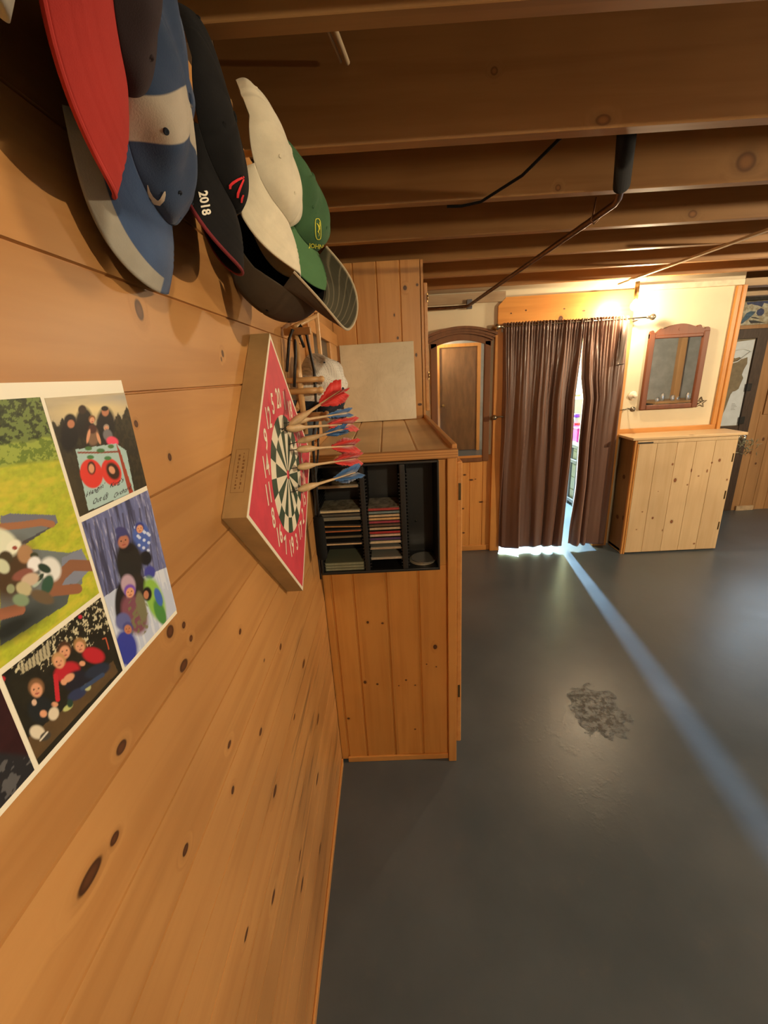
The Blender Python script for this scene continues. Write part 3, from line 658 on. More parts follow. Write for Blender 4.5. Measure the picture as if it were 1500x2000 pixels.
obj('label', lathe(NB(), [(0.0525, 0.05), (0.0535, 0.05), (0.0535, 0.185), (0.0525, 0.185)], (2.27, 5.10, zt), 'Z', 24), pmat('red_label', (0.7, 0.03, 0.06), 0.4), t)
obj('cap', lathe(NB(), [(0, 0.25), (0.034, 0.25), (0.034, 0.285), (0.03, 0.29), (0, 0.29)], (2.27, 5.10, zt), 'Z', 24), pmat('purple_plastic', (0.16, 0.05, 0.45), 0.35), t)
b = obj('carton', box(NB(), 2.44, 2.56, 5.03, 5.20, zt, zt + 0.30, 0.004), pmat('orange_carton', (0.5, 0.14, 0.02), 0.5)); tag(b, 'orange carton behind the pink bin', 'box')
b = obj('storage_tub', box(NB(), 2.2, 2.7, 5.5, 5.9, 0.0, 1.15, 0.01), pmat('pale_tub', (0.3, 0.34, 0.35), 0.4)); tag(b, 'tall pale storage tub at the back of the bright room', 'tub')
b = obj('wall_board', box(NB(), 1.9, 2.8, 6.22, 6.25, 1.15, 1.48, 0.004), pmat('grey_board', (0.30, 0.30, 0.26), 0.6)); tag(b, 'grey board on the cream wall behind the curtain gap', 'board')

# what the mirrors show: slab door and a work bench with bags behind the camera
d = obj('door_2', box(NB(), 1.06, 1.80, YF - 0.06, YF - 0.015, 0.01, 2.0, 0.003), pmat('brown_slab_door', (0.17, 0.085, 0.035), 0.28, var=0.18, vscale=3, stretch=(4, 4, 1)))
tag(d, 'brown slab door behind the camera, seen in the arched mirror', 'door', kind='structure')
obj('door_knob', lathe(NB(), [(0.0, 0.0), (0.025, 0.0), (0.012, 0.012), (0.012, 0.03), (0.026, 0.04), (0.026, 0.055), (0.0, 0.065)], (1.13, YF - 0.015, 0.92), 'Y', 20), M_brass, d)
bm = NB(); box(bm, 1.02, 1.06, YF - 0.1, YF + 0.02, 0, 2.06); box(bm, 1.80, 1.86, YF - 0.1, YF + 0.02, 0, 2.06); box(bm, 1.06, 1.80, YF - 0.1, YF + 0.02, 2.0, 2.06)
struct('trim_13', bm, M_trim)
bm = NB(); box(bm, 5.42, 5.53, -1.2, -1.1, 0, ZJ, 0.003); struct('trim_14', bm, M_brownplank, 'wooden post behind the camera, seen in the square mirror')
t = thing('work_bench', 'cluttered bench reflected in the square mirror', 'bench', (5.6, -1.2, 0))
obj('bench_top', box(NB(), 5.0, 6.5, -1.48, -0.95, 0.78, 0.82, 0.004), M_brownplank, t)
for x in (5.05, 6.45):
    for y in (-1.43, -1.0): obj('leg', box(NB(), x - 0.03, x + 0.03, y - 0.03, y + 0.03, 0, 0.78, 0.003), M_brownplank, t)
M_bag = pmat('white_bag', (0.7, 0.75, 0.8), 0.3)
bm = NB(); lathe(bm, [(0, 0), (0.09, 0.0), (0.11, 0.05), (0.09, 0.13), (0.03, 0.2), (0.05, 0.25), (0, 0.25)], (5.95, -1.05, 0.821), 'Z', 14); tag(obj('plastic_bag', bm, M_bag, smooth=True), 'white plastic bag on the bench in the mirror reflection', 'bag')
for k in range(6):
    x = 5.1 + 0.14 * k; h = 0.07 + 0.03 * ((k * 5) % 3)
    bm = NB(); lathe(bm, [(0, 0), (0.035, 0), (0.038, h * 0.7), (0.025, h), (0, h)], (x, -1.05 - 0.08 * (k % 2), 0.821), 'Z', 14)
    tag(obj('jar', bm, pmat('bright_tin', (0.6, 0.63, 0.66), 0.15, 0.9), smooth=True), 'shiny tin on the bench in the mirror reflection', 'jar', 'tins on the bench')
# ------------------------------------------------------------------ things on the ceiling
M_copper = pmat('old_copper', (0.13, 0.068, 0.036), 0.45, 0.8, var=0.3, vscale=30)
M_foam = pmat('black_pipe_foam', (0.006, 0.006, 0.006), 0.9, spec=0.2, bump=0.2, bscale=300)
t = thing('copper_pipe', 'copper water pipe under the joists with a black foam sleeve at its near end', 'pipe', (0.81, 1.67, 2.09))
obj('pipe', tube(NB(), [(0.68, 1.38, 2.175), (0.79, 1.60, 2.112), (0.806, 1.645, 2.094), (0.812, 1.68, 2.089), (0.665, 3.40, 2.040), (0.655, 3.47, 2.036), (0.64, 3.49, 2.035), (0.60, 3.495, 2.034), (0.245, 3.495, 2.032)], 0.011, 14), M_copper, t)
obj('foam_sleeve', tube(NB(), [(0.655, 1.33, 2.195), (0.788, 1.598, 2.113)], 0.025, 20), M_foam, t)
obj('hanger', tube(NB(), [(0.80, 1.80, 2.150), (0.795, 1.80, 2.10), (0.787, 1.80, 2.078), (0.80, 1.80, 2.066), (0.815, 1.80, 2.078), (0.812, 1.80, 2.10)], 0.0025, 8), M_copper, t)
bm = NB(); box(bm, 0.65, 0.69, 3.505, 3.53, 2.02, 2.085, 0.002); obj('wall_bracket', bm, M_gun, t)
t = obj('hanging_cable', tube(NB(), [(0.60, 1.30, 2.21), (0.50, 1.34, 2.15), (0.44, 1.50, 2.122), (0.36, 1.70, 2.126), (0.30, 1.735, 2.128), (0.25, 1.745, 2.133)], 0.0045, 10), M_foam, smooth=True)
tag(t, 'thin black cable sagging between two joists', 'cable')
t = obj('wood_lath', box(NB(), -0.012, 0.012, 2.20, 3.50, 2.119, 2.131, 0.001), pmat('pale_lath', (0.60, 0.47, 0.29), 0.6, var=0.15, vscale=15))
t.location = (1.90, 0, 0); t.rotation_euler.z = math.radians(1.9); tag(t, 'thin pale wooden lath nailed across the undersides of the joists', 'lath')
for (a, b, r, lab) in (((-0.052, 1.283, 2.292), (-0.108, 0.93, 2.292), 0.006, 'thicker of two pale cables crossing between joists over the caps'), ((-0.068, 1.283, 2.294), (-0.128, 0.93, 2.300), 0.0035, 'thinner of two pale cables crossing between joists over the caps')):
    tag(obj('ceiling_cable', tube(NB(), [a, ((a[0] + b[0]) / 2 - 0.002, (a[1] + b[1]) / 2, a[2] - 0.004), b], r, 10), pmat('ivory_cable', (0.55, 0.43, 0.28), 0.5), smooth=True), lab, 'cable', 'pale ceiling cables')
M_hole = pmat('dark_hole', (0.01, 0.006, 0.004), 0.9)

# ------------------------------------------------------------------ low built-in pine closet
YK = 1.358; XKR = 0.222; ZK = 1.333
t = thing('low_pine_closet', 'waist-high knotty pine closet holding the disc rack', 'closet', (0, YK, 0)); CL = t
M_cl = M_closet
def shift(mat, loc):  # the material's object coordinates start at the thing: put them back on the wall grid
    q = mat.copy(); 
    for n in q.node_tree.nodes:
        if n.type == 'VECT_MATH' and n.operation == 'ADD' and n.inputs[0].is_linked and n.inputs[0].links[0].from_node.type == 'TEX_COORD':
            n.inputs[1].default_value = loc
    return q
M_cl = shift(M_closet, (0, YK, 0))
bm = NB(); grooved(bm, -0.266, 0.192, [-0.237, -0.157, -0.035, 0.084], 0.006, 0.018, lambda a, b, c: (a, YK + 0.016 + b, c), 0.012, 0.912, 0.011); obj('front_panel', bm, M_cl, t)
bm = NB(); box(bm, 0.163, 0.192, YK + 0.0165, YK + 0.034, 0.913, 1.31); obj('front_strip', bm, M_cl, t)
bm = NB(); box(bm, 0.190, XKR, YK - 0.006, YK + 0.05, 0.0, 1.310, 0.002); obj('corner_stile', bm, M_trim, t)
bm = NB(); box(bm, -0.24, 0.190, YK + 0.008, YK + 0.016, 0.0, 0.026, 0.002); obj('toe_strip', bm, M_trimx, t)
bm = NB(); box(bm, XKR - 0.018, XKR, YK + 0.05, 2.425, 0.0, 1.31); box(bm, -0.266, XKR - 0.02, 2.40, 2.42, 0, 1.31); obj('side_panel', bm, M_trim, t)
def plywood():
    q = NT('plywood_edge'); s = q.n('ShaderNodeSeparateXYZ'); q.l(q.coord(), s.inputs[0])
    f = q.math('FRACT', q.math('MULTIPLY', s.outputs[2], 118.0)); f2 = q.mrange(f, 0.35, 0.5, 0, 1)
    col = q.mix(f2, (0.60, 0.30, 0.085), (0.42, 0.185, 0.045)); n = q.noise(q.vec('MULTIPLY', q.coord(), (8.0, 30.0, 260.0)), 1.0, 3.0)
    q.l(q.mix(q.math('MULTIPLY', n, 0.35), col, (0.30, 0.13, 0.035)), q.b.inputs['Base Color']); q.s('Roughness', 0.5); return q.m
bm = NB(); box(bm, -0.266, XKR + 0.003, YK - 0.012, YK + 0.012, 1.308, 1.337, 0.002); obj('front_edge', bm, plywood(), t)
M_top = shift(pine('pine_closet_top', (0.86, 0.62, 0.33), (0.72, 0.48, 0.22), 1, (0, 0.12, -0.26), [], (0, 1), 0.4, 0.06, smudge=0.35), (0, YK, 0))  # pale boards, lightened further to carry light from above in their colour
bm = NB(); grooved(bm, -0.266, XKR - 0.012, [-0.145, -0.027, 0.095], 0.006, 0.022, lambda a, b, c: (a, c, 1.331 - b), YK + 0.012, 2.43, 0.009); obj('top_boards', bm, M_top, t)
bm = NB(); box(bm, XKR - 0.014, XKR + 0.003, YK + 0.012, 2.43, 1.308, 1.350, 0.002); obj('top_rim', bm, M_trimy, t)
dd = obj('door', box(NB(), XKR + 0.001, XKR + 0.020, YK + 0.002, 2.40, 0.10, 1.293, 0.004), M_trimy, t)
dd['label'] = 'closet door seen edge-on'
for z in (1.19, 0.36):
    bm = NB(); box(bm, XKR + 0.006, XKR + 0.015, YK + 0.0005, YK + 0.003, z - 0.03, z + 0.03, 0.001); obj('latch_plate', bm, pmat('aged_brass', (0.12, 0.085, 0.04), 0.4, 0.8), dd)

# tall closet behind it
t = thing('tall_pine_closet', 'ceiling-high knotty pine closet behind the stone tile', 'closet', (0, 2.43, 0))
M_co = shift(M_column, (0, 2.43, 0))
bm = NB(); grooved(bm, -0.266, 0.205, [-0.142, -0.02, 0.101], 0.005, 0.018, lambda a, b, c: (a, 2.432 + b, c), 0.0, ZJ - 0.002, 0.010); obj('front_panel', bm, M_co, t)
bm = NB(); box(bm, 0.208, 0.222, 2.430, 2.47, 0.0, ZJ - 0.004, 0.002); box(bm, 0.200, 0.218, 2.47, YB - 0.04, 0.0, ZJ - 0.004); obj('side_panel', bm, M_trim, t)
dd = obj('door', box(NB(), 0.224, 0.243, 2.434, YB - 0.10, 1.37, 2.022, 0.003), M_trimy, t)
for z in (1.95, 1.56):
    bm = NB(); box(bm, 0.240, 0.246, 2.430, 2.436, z - 0.022, z + 0.022, 0.001); tube(bm, [(0.244, 2.43, z - 0.012), (0.244, 2.43, z + 0.012)], 0.003, 8); obj('hinge', bm, M_brass, dd)

# framed recess in the left wall
bm = NB(); box(bm, WX, WX + 0.020, 1.52, 2.425, 1.735, 1.795, 0.003); box(bm, WX, WX + 0.020, 2.08, 2.36, 1.36, 1.735, 0.003); box(bm, WX, WX + 0.02, 1.52, 1.60, 1.36, 1.735, 0.003)
struct('trim_15', bm, M_trimy, 'pine frame round a dark recess in the board wall behind the cap rack')
bm = NB(); box(bm, WX, WX + 0.004, 1.60, 2.08, 1.36, 1.735); struct('window_2', bm, pmat('dark_recess_pane', (0.035, 0.035, 0.03), 0.3), 'dark pane inside the pine frame on the left wall')

# stone tile leaning on the tall closet
def marble():
    q = NT('beige_stone'); c = q.coord(); n = q.noise(c, 6.0, 6.0, 0.6, 0.8); n2 = q.noise(q.vec('MULTIPLY', c, (9.0, 9.0, 4.0)), 1.0, 5.0, 0.6, 2.2)
    col = q.mix(q.mrange(n, 0.3, 0.7, 0, 1), (0.62, 0.54, 0.37), (0.72, 0.64, 0.46)); v = q.math('ABSOLUTE', q.math('SUBTRACT', n2, 0.5))
    q.l(q.mix(q.mrange(v, 0.0, 0.02, 0.12, 0.0), col, (0.27, 0.19, 0.09)), q.b.inputs['Base Color']); q.s('Roughness', 0.35); return q.m
tile = obj('stone_tile', box(NB(), -0.201, 0.201, -0.0045, 0.0045, 0.0, 0.410, 0.002), marble())
tile.location = (-0.037, 2.372, 1.334); tile.rotation_euler.x = math.radians(-7.2); tile.rotation_euler.y = math.radians(-0.3)
tag(tile, 'square beige stone tile leaning on the tall closet', 'tile')

# ------------------------------------------------------------------ disc rack
M_rack = pmat('black_rack_plastic', (0.008, 0.008, 0.008), 0.45)
t = thing('disc_rack', 'black disc rack set into the front of the low pine closet', 'disc rack', (-0.05, 1.335, 0.915))
ry0, ry1 = 1.333, 1.50
rx0, rx1, rz0, rz1 = -0.258, 0.160, 0.914, 1.306
bm = NB(); box(bm, rx0, rx0 + 0.007, ry0, ry1, rz0, rz1, 0.001); obj('side', bm, M_rack, t)
bm = NB(); box(bm, rx1 - 0.006, rx1, ry0, ry1, rz0, rz1, 0.001); obj('side', bm, M_rack, t)
bm = NB(); box(bm, rx0 + 0.007, rx1 - 0.006, ry0, ry1, rz0, rz0 + 0.009, 0.001); obj('bottom', bm, M_rack, t)
bm = NB(); box(bm, rx0 + 0.007, rx1 - 0.006, ry0, ry1, rz1 - 0.006, rz1, 0.001); obj('top', bm, M_rack, t)
bm = NB(); box(bm, rx0 + 0.007, rx1 - 0.006, ry1 - 0.006, ry1, rz0 + 0.009, rz1 - 0.006)
for z in (1.28, 1.045): lathe(bm, [(0.0, -0.002), (0.005, -0.001), (0.005, 0.001), (0.0, 0.002)], (0.09, ry1 - 0.008, z), 'Y', 10)
obj('back', bm, M_rack, t)
DIV = ((-0.103, -0.086), (0.030, 0.049))
for a, b in DIV:
    bm = NB(); box(bm, a, b, ry0, ry1 - 0.007, rz0 + 0.009, rz1 - 0.007, 0.003)
    dv = obj('divider', bm, M_rack, t)
    bm = NB(); z = rz0 + 0.02
    while z < rz1 - 0.03:
        box(bm, b, b + 0.006, ry0 + 0.006, ry1 - 0.01, z, z + 0.0035); box(bm, a - 0.004, a, ry0 + 0.006, ry1 - 0.01, z, z + 0.0035); z += 0.0118
    obj('slot_ridges', bm, M_rack, dv)
bm = NB(); z = rz0 + 0.02
while z < rz1 - 0.03: box(bm, rx0 + 0.007, rx0 + 0.013, ry0 + 0.006, ry1 - 0.01, z, z + 0.0035); z += 0.0118
obj('slot_ridges', bm, M_rack, t)

M_case = pmat('smoky_case', (0.035, 0.034, 0.032), 0.15, spec=0.6)
M_clear = pmat('clear_case', (0.24, 0.235, 0.20), 0.12, spec=0.7)
M_green = pmat('greenish_case', (0.15, 0.165, 0.11), 0.12, spec=0.7)
DN = {}
def disc(x0, x1, z, col, label, grp, case=None, cover=None, yf=1.345, roll=0.0, h=0.0098, spine_h=None):
    w = x1 - x0; o = thing('disc_case', label, 'disc case', ((x0 + x1) / 2, yf, z), grp)
    o.rotation_euler.y = roll
    bm = NB(); box(bm, -w / 2, w / 2, 0.0, 0.125, 0.0, h, 0.0008, 1); obj('case', bm, case or M_case, o, local=True)
    sh = spine_h or 0.0062
    key = ('s', col)
    if key not in DN: DN[key] = pmat('spine_paper', col, 0.25, var=0.12, vscale=90)
    bm = NB(); box(bm, -w / 2 + 0.004, w / 2 - 0.003, -0.0007, 0.001, 0.0014, 0.0014 + sh); obj('spine', bm, DN[key], o, local=True)
    if cover:
        key = ('c', cover)
        if key not in DN: DN[key] = pmat('cover_print', cover, 0.2, col2=tuple(c * 0.35 for c in cover), vscale=40)
        bm = NB(); box(bm, -w / 2 + 0.003, w / 2 - 0.003, 0.003, 0.122, h, h + 0.0006); obj('cover', bm, DN[key], o, local=True)
    return o
def zpx(px, py): return float(un(px, py, 1, 1.345)[2])
mid = [(283, (0.33, 0.055, 0.05), 'dark red'), (330, (0.16, 0.22, 0.23), 'teal grey'), (377, (0.52, 0.40, 0.25), 'cream and black'), (424, (0.55, 0.36, 0.17), 'tan'), (470, (0.30, 0.05, 0.075), 'maroon'), (517, (0.12, 0.075, 0.05), 'dark brown'), (566, (0.45, 0.36, 0.24), 'grey brown with a cream edge'), (622, (0.36, 0.035, 0.035), 'bright red'), (664, (0.55, 0.40, 0.30), 'pale pink'), (716, (0.075, 0.045, 0.13), 'purple'), (764, (0.58, 0.48, 0.32), 'cream')]
G1 = 'disc cases in the middle stack'
for i, (zy, col, nm) in enumerate(mid):
    pos = 'topmost of' if i == 0 else ('lowest of' if i == len(mid) - 1 else 'in')
    disc(-0.0835, 0.0285, zpx(740, 960 + zy / 7.5), col, f'disc case with a {nm} spine, {pos} the long middle stack', G1, cover=(0.36, 0.31, 0.22) if i == 0 else None, case=M_case if i != 10 else M_clear, spine_h=0.0078)
disc(-0.083, 0.0285, zpx(740, 960 + 850 / 7.5), (0.40, 0.30, 0.20), 'tan disc case alone just below the long middle stack', G1, case=M_clear)
disc(-0.082, 0.0285, zpx(740, 960 + 998 / 7.5), (0.36, 0.31, 0.24), 'clear empty disc case at the bottom of the middle column', G1, case=M_clear)
G2 = 'disc cases in the left column'
L0, L1 = -0.247, -0.1075
disc(L0, L1, zpx(658, 954), (0.36, 0.29, 0.18), 'single disc case on its own at the top of the left column', G2, case=M_clear, cover=(0.30, 0.25, 0.16), spine_h=0.005)
disc(L0, L1, zpx(658, 960 + 316 / 7.5), (0.62, 0.52, 0.32), 'disc case with a bright cream spine in the left column', G2, cover=(0.30, 0.27, 0.18), case=M_clear)
disc(L0, L1, zpx(658, 960 + 366 / 7.5), (0.09, 0.085, 0.07), 'black disc case directly under the bright cream one', G2)
disc(L0, L1, zpx(658, 960 + 430 / 7.5), (0.20, 0.19, 0.14), 'clear thick disc case, third below the single one in the left column', G2, case=M_clear, h=0.0115)
disc(L0, L1, zpx(658, 960 + 530 / 7.5), (0.55, 0.28, 0.09), 'disc case with an orange spine tilted in the left column', G2, roll=0.035, spine_h=0.0035)
disc(L0, L1, zpx(658, 960 + 600 / 7.5), (0.42, 0.13, 0.05), 'disc case with a red-orange spine below the tilted one', G2, spine_h=0.004)
disc(L0, L1, zpx(658, 960 + 688 / 7.5), (0.15, 0.125, 0.08), 'dark disc case with a faint gold line in the left column', G2)
disc(L0, L1, zpx(658, 960 + 790 / 7.5), (0.60, 0.45, 0.28), 'disc case with a pale cream spine above the empty space in the left column', G2, spine_h=0.0048)
for k, nm in enumerate(('topmost', 'middle one', 'lowest')):
    disc(L0, L1, rz0 + 0.0095 + 0.0106 * (2 - k), (0.22, 0.24, 0.17), f'greenish clear disc case, {nm} of the three at the bottom left', G2, case=M_green)
for k in range(3):
    bm = NB(); lathe(bm, [(0.008, 0.0), (0.048, 0.0), (0.0485, 0.0015), (0.048, 0.003), (0.008, 0.003)], (0.103 + 0.004 * k, 1.405 + 0.004 * (k % 2), rz0 + 0.0095 + 0.0034 * k), 'Z', 48)
    tag(obj('loose_disc', bm, pmat('disc_silver', (0.32, 0.30, 0.26), 0.2, 0.7) if k == 2 else pmat('disc_grey', (0.38, 0.34, 0.26), 0.3, 0.3), smooth=True), ('lowest', 'middle', 'topmost')[k] + ' of three loose discs at the bottom right of the rack', 'disc', 'loose discs')

# ------------------------------------------------------------------ dart board standing on its corner
DBX = WX + 0.040; DBY, DBZ, DBR = 0.908, 1.379, 0.292
t = thing('dart_board', 'red diamond-shaped dart board with a green and white target', 'dart board', (WX, DBY, DBZ)); DB = t
dia = lambda r: [(DBY + r, DBZ), (DBY, DBZ + r), (DBY - r, DBZ), (DBY, DBZ - r)]
M_fibre = pmat('fibre_board_edge', (0.36, 0.225, 0.092), 0.6, var=0.12, vscale=14)
M_bred = pmat('dart_board_red', (0.58, 0.045, 0.072), 0.55, var=0.10, vscale=20)
M_bwhite = pmat('dart_board_white', (0.78, 0.72, 0.56), 0.5, var=0.04)
M_bgreen = pmat('dart_board_green', (0.030, 0.062, 0.036), 0.5, var=0.15, vscale=40)
bm = NB(); prism(bm, dia(DBR), lambda a, b, c: (c, a, b), WX + 0.001, DBX); obj('board', bm, M_fibre, t)
bm = NB(); o_, i_ = dia(DBR - 0.0005), dia(DBR - 0.011)
for k in range(4):
    q = [o_[k], o_[(k + 1) % 4], i_[(k + 1) % 4], i_[k]]; prism(bm, q, lambda a, b, c: (c, a, b), DBX, DBX + 0.0006)
obj('white_border', bm, M_bwhite, t)
bm = NB(); prism(bm, i_, lambda a, b, c: (c, a, b), DBX, DBX + 0.0004); obj('red_face', bm, M_bred, t)
def sector(bm, r0, r1, a0, a1, x0, x1, n=5):
    p = [(DBY + r1 * math.sin(a0 + (a1 - a0) * k / n), DBZ + r1 * math.cos(a0 + (a1 - a0) * k / n)) for k in range(n + 1)]
    if r0 > 0: p += [(DBY + r0 * math.sin(a1 - (a1 - a0) * k / n), DBZ + r0 * math.cos(a1 - (a1 - a0) * k / n)) for k in range(n + 1)]
    else: p.append((DBY, DBZ))
    prism(bm, p, lambda a, b, c: (c, a, b), x0, x1)
bg, bw_ = NB(), NB()
st = 2 * PI / 20
for k in range(20):
    a0, a1 = (k - 0.5) * st, (k + 0.5) * st
    sector(bw_ if k % 2 else bg, 0.0, 0.096, a0, a1, DBX + 0.0004, DBX + 0.0009)
    sector(bg if k % 2 else bw_, 0.096, 0.130, a0, a1, DBX + 0.0004, DBX + 0.0009)
obj('green_sectors', bg, M_bgreen, t); obj('white_sectors', bw_, M_bwhite, t)
bm = NB(); lathe(bm, [(0.0, 0.0009), (0.0105, 0.0009), (0.0105, 0.0013), (0.0, 0.0013)], (DBX, DBY, DBZ), 'X', 24); obj('bullseye', bm, M_bred, t)
for k, num in enumerate((20, 1, 18, 4, 13, 6, 10, 15, 2, 17, 3, 19, 7, 16, 8, 11, 14, 9, 12, 5)):
    a = k * st; v, f = text_mesh(str(num), 0.056, 0.0011); cy_, cz_ = DBY + 0.163 * math.sin(a), DBZ + 0.163 * math.cos(a)
    vv = [(DBX + 0.0010, cy_ + p[0] * 0.74, cz_ + p[1]) for p in v]
    obj('number', (vv, f), M_bwhite, t)
bm = NB()
sy = DBY - DBR / 2 + 0.03; s2 = 1 / math.sqrt(2)
M_stamp = pmat('brown_stamp_ink', (0.20, 0.095, 0.03), 0.6)
# printed stamp on the upper left edge of the board
def edge_pt(u, w): return (WX + 0.004 + w, DBY - DBR + u * s2 - 0.0006, DBZ + u * s2 + 0.0006)
def stamp_line(u0, u1, w0, w1):
    bm_v = [edge_pt(u0, w0), edge_pt(u1, w0), edge_pt(u1, w1), edge_pt(u0, w1)]
    f = [bm.verts.new(p) for p in bm_v]; bm.faces.new(f)
for (u0, u1, w0, w1) in ((0.045, 0.13, 0.004, 0.0046), (0.045, 0.13, 0.026, 0.0266), (0.045, 0.0456, 0.004, 0.0266), (0.13, 0.1306, 0.004, 0.0266)): stamp_line(u0, u1, w0, w1)
rg = random.Random(3)
for row in (0.010, 0.018):
    u = 0.052
    while u < 0.122:
        l = rg.uniform(0.002, 0.006); stamp_line(u, u + l, row, row + rg.uniform(0.001, 0.004)); u += l + 0.003
obj('edge_stamp', bm, M_stamp, t)

# ------------------------------------------------------------------ darts with feather flights
M_dwood = pmat('dart_wood', (0.52, 0.36, 0.19), 0.45, var=0.15, vscale=40)
M_needle = pmat('steel_needle', (0.05, 0.045, 0.04), 0.35, 0.8)
def feather(col, nm):
    q = NT(nm); q.s('Base Color', col); q.s('Roughness', 0.6); q.s('Sheen Weight', 0.3)
    try: q.s('Subsurface Weight', 0.0)
    except Exception: pass
    tr = q.n('ShaderNodeBsdfTranslucent'); tr.inputs[0].default_value = (*col, 1); mx = q.n('ShaderNodeMixShader'); mx.inputs[0].default_value = 0.15
    q.l(q.b.outputs[0], mx.inputs[1]); q.l(tr.outputs[0], mx.inputs[2]); q.l(mx.outputs[0], q.out.inputs[0]); return q.m
M_fred, M_fblue = feather((0.62, 0.022, 0.015), 'red_feather'), feather((0.025, 0.12, 0.33), 'blue_feather')
def dart(tip_yz, tail_px, tail_x, mat, label, seed, thick=0.0088, roll=0.0, fs=1.0):
    rg = random.Random(seed); a = Vector((DBX, tip_yz[0], tip_yz[1])); b = Vector(un(tail_px[0], tail_px[1], 0, tail_x)); L = (b - a).length
    zax = (b - a).normalized(); xax = zax.cross(Vector((0, 0, 1))).normalized(); yax = zax.cross(xax)
    M4 = Matrix.Identity(4)
    for i in range(3): M4[i][0], M4[i][1], M4[i][2], M4[i][3] = xax[i], yax[i], zax[i], a[i]
    t = thing('dart', label, 'dart', mat=M4, group='feathered darts in the board')
    obj('needle', tube(NB(), [(0, 0, -0.006), (0, 0, 0.027)], [0.0008, 0.0013], 8), M_needle, t, local=True)
    obj('barrel', lathe(NB(), [(0.0014, 0.021), (thick * 0.6, 0.026), (thick * 0.95, 0.036), (thick, 0.048), (thick * 0.8, 0.062), (0.0035, 0.080), (0.0028, L * 0.72), (0.002, L * 0.97), (0.0, L * 0.98)], (0, 0, 0), 'Z', 16), M_dwood, t, local=True)
    bm = NB(); z0, z1 = L * 0.60, L
    for k in range(4):
        ang = roll + k * PI / 2; c, s = math.cos(ang), math.sin(ang); n = 26; pi_, po = [], []
        for i in range(n + 1):
            f = i / n; z = z0 + (z1 - z0) * f; r = 0.0265 * fs * min(1.0, (f * 1.9) ** 0.75) * (1 - 0.25 * max(0, f - 0.8) / 0.2) + (rg.uniform(-0.0035, 0.0015) if i % 2 else 0.0)
            sl = 0.012 * min(1, f * 2); wv = 0.002 * math.sin(9 * f + k)
            pi_.append(bm.verts.new((0.0015 * c, 0.0015 * s, z))); po.append(bm.verts.new((r * c - wv * s, r * s + wv * c, z + sl)))
        for i in range(n): bm.faces.new((pi_[i], pi_[i + 1], po[i + 1], po[i]))
    fl = obj('flight', bm, mat, t, local=True, smooth=True, angle=180)
    md = fl.modifiers.new('thick', 'SOLIDIFY'); md.thickness = 0.0006
    return t
dart((0.900, 1.478), (667, 762), -0.100, M_fred, 'topmost dart, red feathers pointing up in front of the mesh cap', 1)
dart((0.925, 1.490), (680, 806), -0.100, M_fblue, 'dart with blue feathers half hidden behind the big red flight', 2, roll=0.6, fs=0.6)
dart((0.885, 1.483), (688, 828), -0.092, M_fred, 'dart with the broadest red flight, second red from the top', 3, 0.0098, 0.78)
dart((0.948, 1.440), (672, 838), -0.100, M_fblue, 'slim dart with grey-blue flight between the red ones', 4, 0.0075, 0.3, 0.5)
dart((0.941, 1.428), (692, 870), -0.088, M_fred, 'dart with a red flight level with the closet top edge', 5, roll=0.75)
dart((0.939, 1.386), (697, 895), -0.088, M_fred, 'lowest of the darts with red feathers, just above the blue one', 6, roll=0.82)
dart((0.906, 1.338), (697, 922), -0.084, M_fblue, 'lowest dart, with bright blue feathers', 7, roll=0.4)

# ------------------------------------------------------------------ wooden peg rack, jump rope
M_peg = pmat('maple_pegs', (0.60, 0.36, 0.155), 0.35, var=0.1, vscale=25)
t = thing('peg_rack', 'light wooden peg rack on the board wall behind the darts', 'peg rack', (WX, 1.25, 1.58))
obj('upright', tube(NB(), [(-0.236, 1.20, 1.43), (-0.234, 1.20, 1.715)], 0.0085, 14), M_peg, t)
obj('upright', box(NB(), -0.205, -0.193, 1.385, 1.40, 1.60, 1.79, 0.003), M_peg, t)
for z in (1.70, 1.775): obj('slat', box(NB(), -0.262, -0.19, 1.37 if z > 1.75 else 1.19, 1.385 if z > 1.75 else 1.205, z - 0.009, z + 0.009, 0.003), M_peg, t)
obj('slat', tube(NB(), [(-0.245, 1.19, 1.705), (-0.20, 1.40, 1.762)], 0.0065, 12), M_peg, t)
obj('slat', tube(NB(), [(-0.250, 1.19, 1.50), (-0.235, 1.40, 1.605)], 0.0065, 12), M_peg, t)
for (y, z, x1, r) in ((1.19, 1.577, -0.172, 0.0075), (1.195, 1.548, -0.178, 0.0085), (1.16, 1.480, -0.163, 0.0125)):
    obj('peg', lathe(NB(), [(0.0, WX), (r, WX), (r, x1 - 0.012), (r * 0.8, x1 - 0.009), (r * 1.15, x1 - 0.003), (r * 1.0, x1 + 0.004), (0.0, x1 + 0.008)], (0, y, z), 'X', 18), M_peg, t)
obj('peg', lathe(NB(), [(0.0, 0.0), (0.008, 0.0), (0.008, 0.04), (0.010, 0.046), (0.008, 0.054), (0.0, 0.058)], (-0.199, 1.395, 1.745), 'Z', 14), M_peg, t)
t = thing('jump_rope', 'black jump rope with a foam handle hanging beside the dart board', 'jump rope', (-0.235, 1.22, 1.2))
M_cord = pmat('black_cord', (0.012, 0.011, 0.012), 0.5)
obj('cord', tube(NB(), [(-0.246, 1.17, 1.56), (-0.236, 1.185, 1.64), (-0.233, 1.20, 1.698), (-0.218, 1.205, 1.715), (-0.205, 1.21, 1.69), (-0.195, 1.215, 1.60), (-0.20, 1.22, 1.50), (-0.222, 1.225, 1.40), (-0.225, 1.225, 1.28), (-0.229, 1.22, 1.165)], 0.004, 10), M_cord, t)
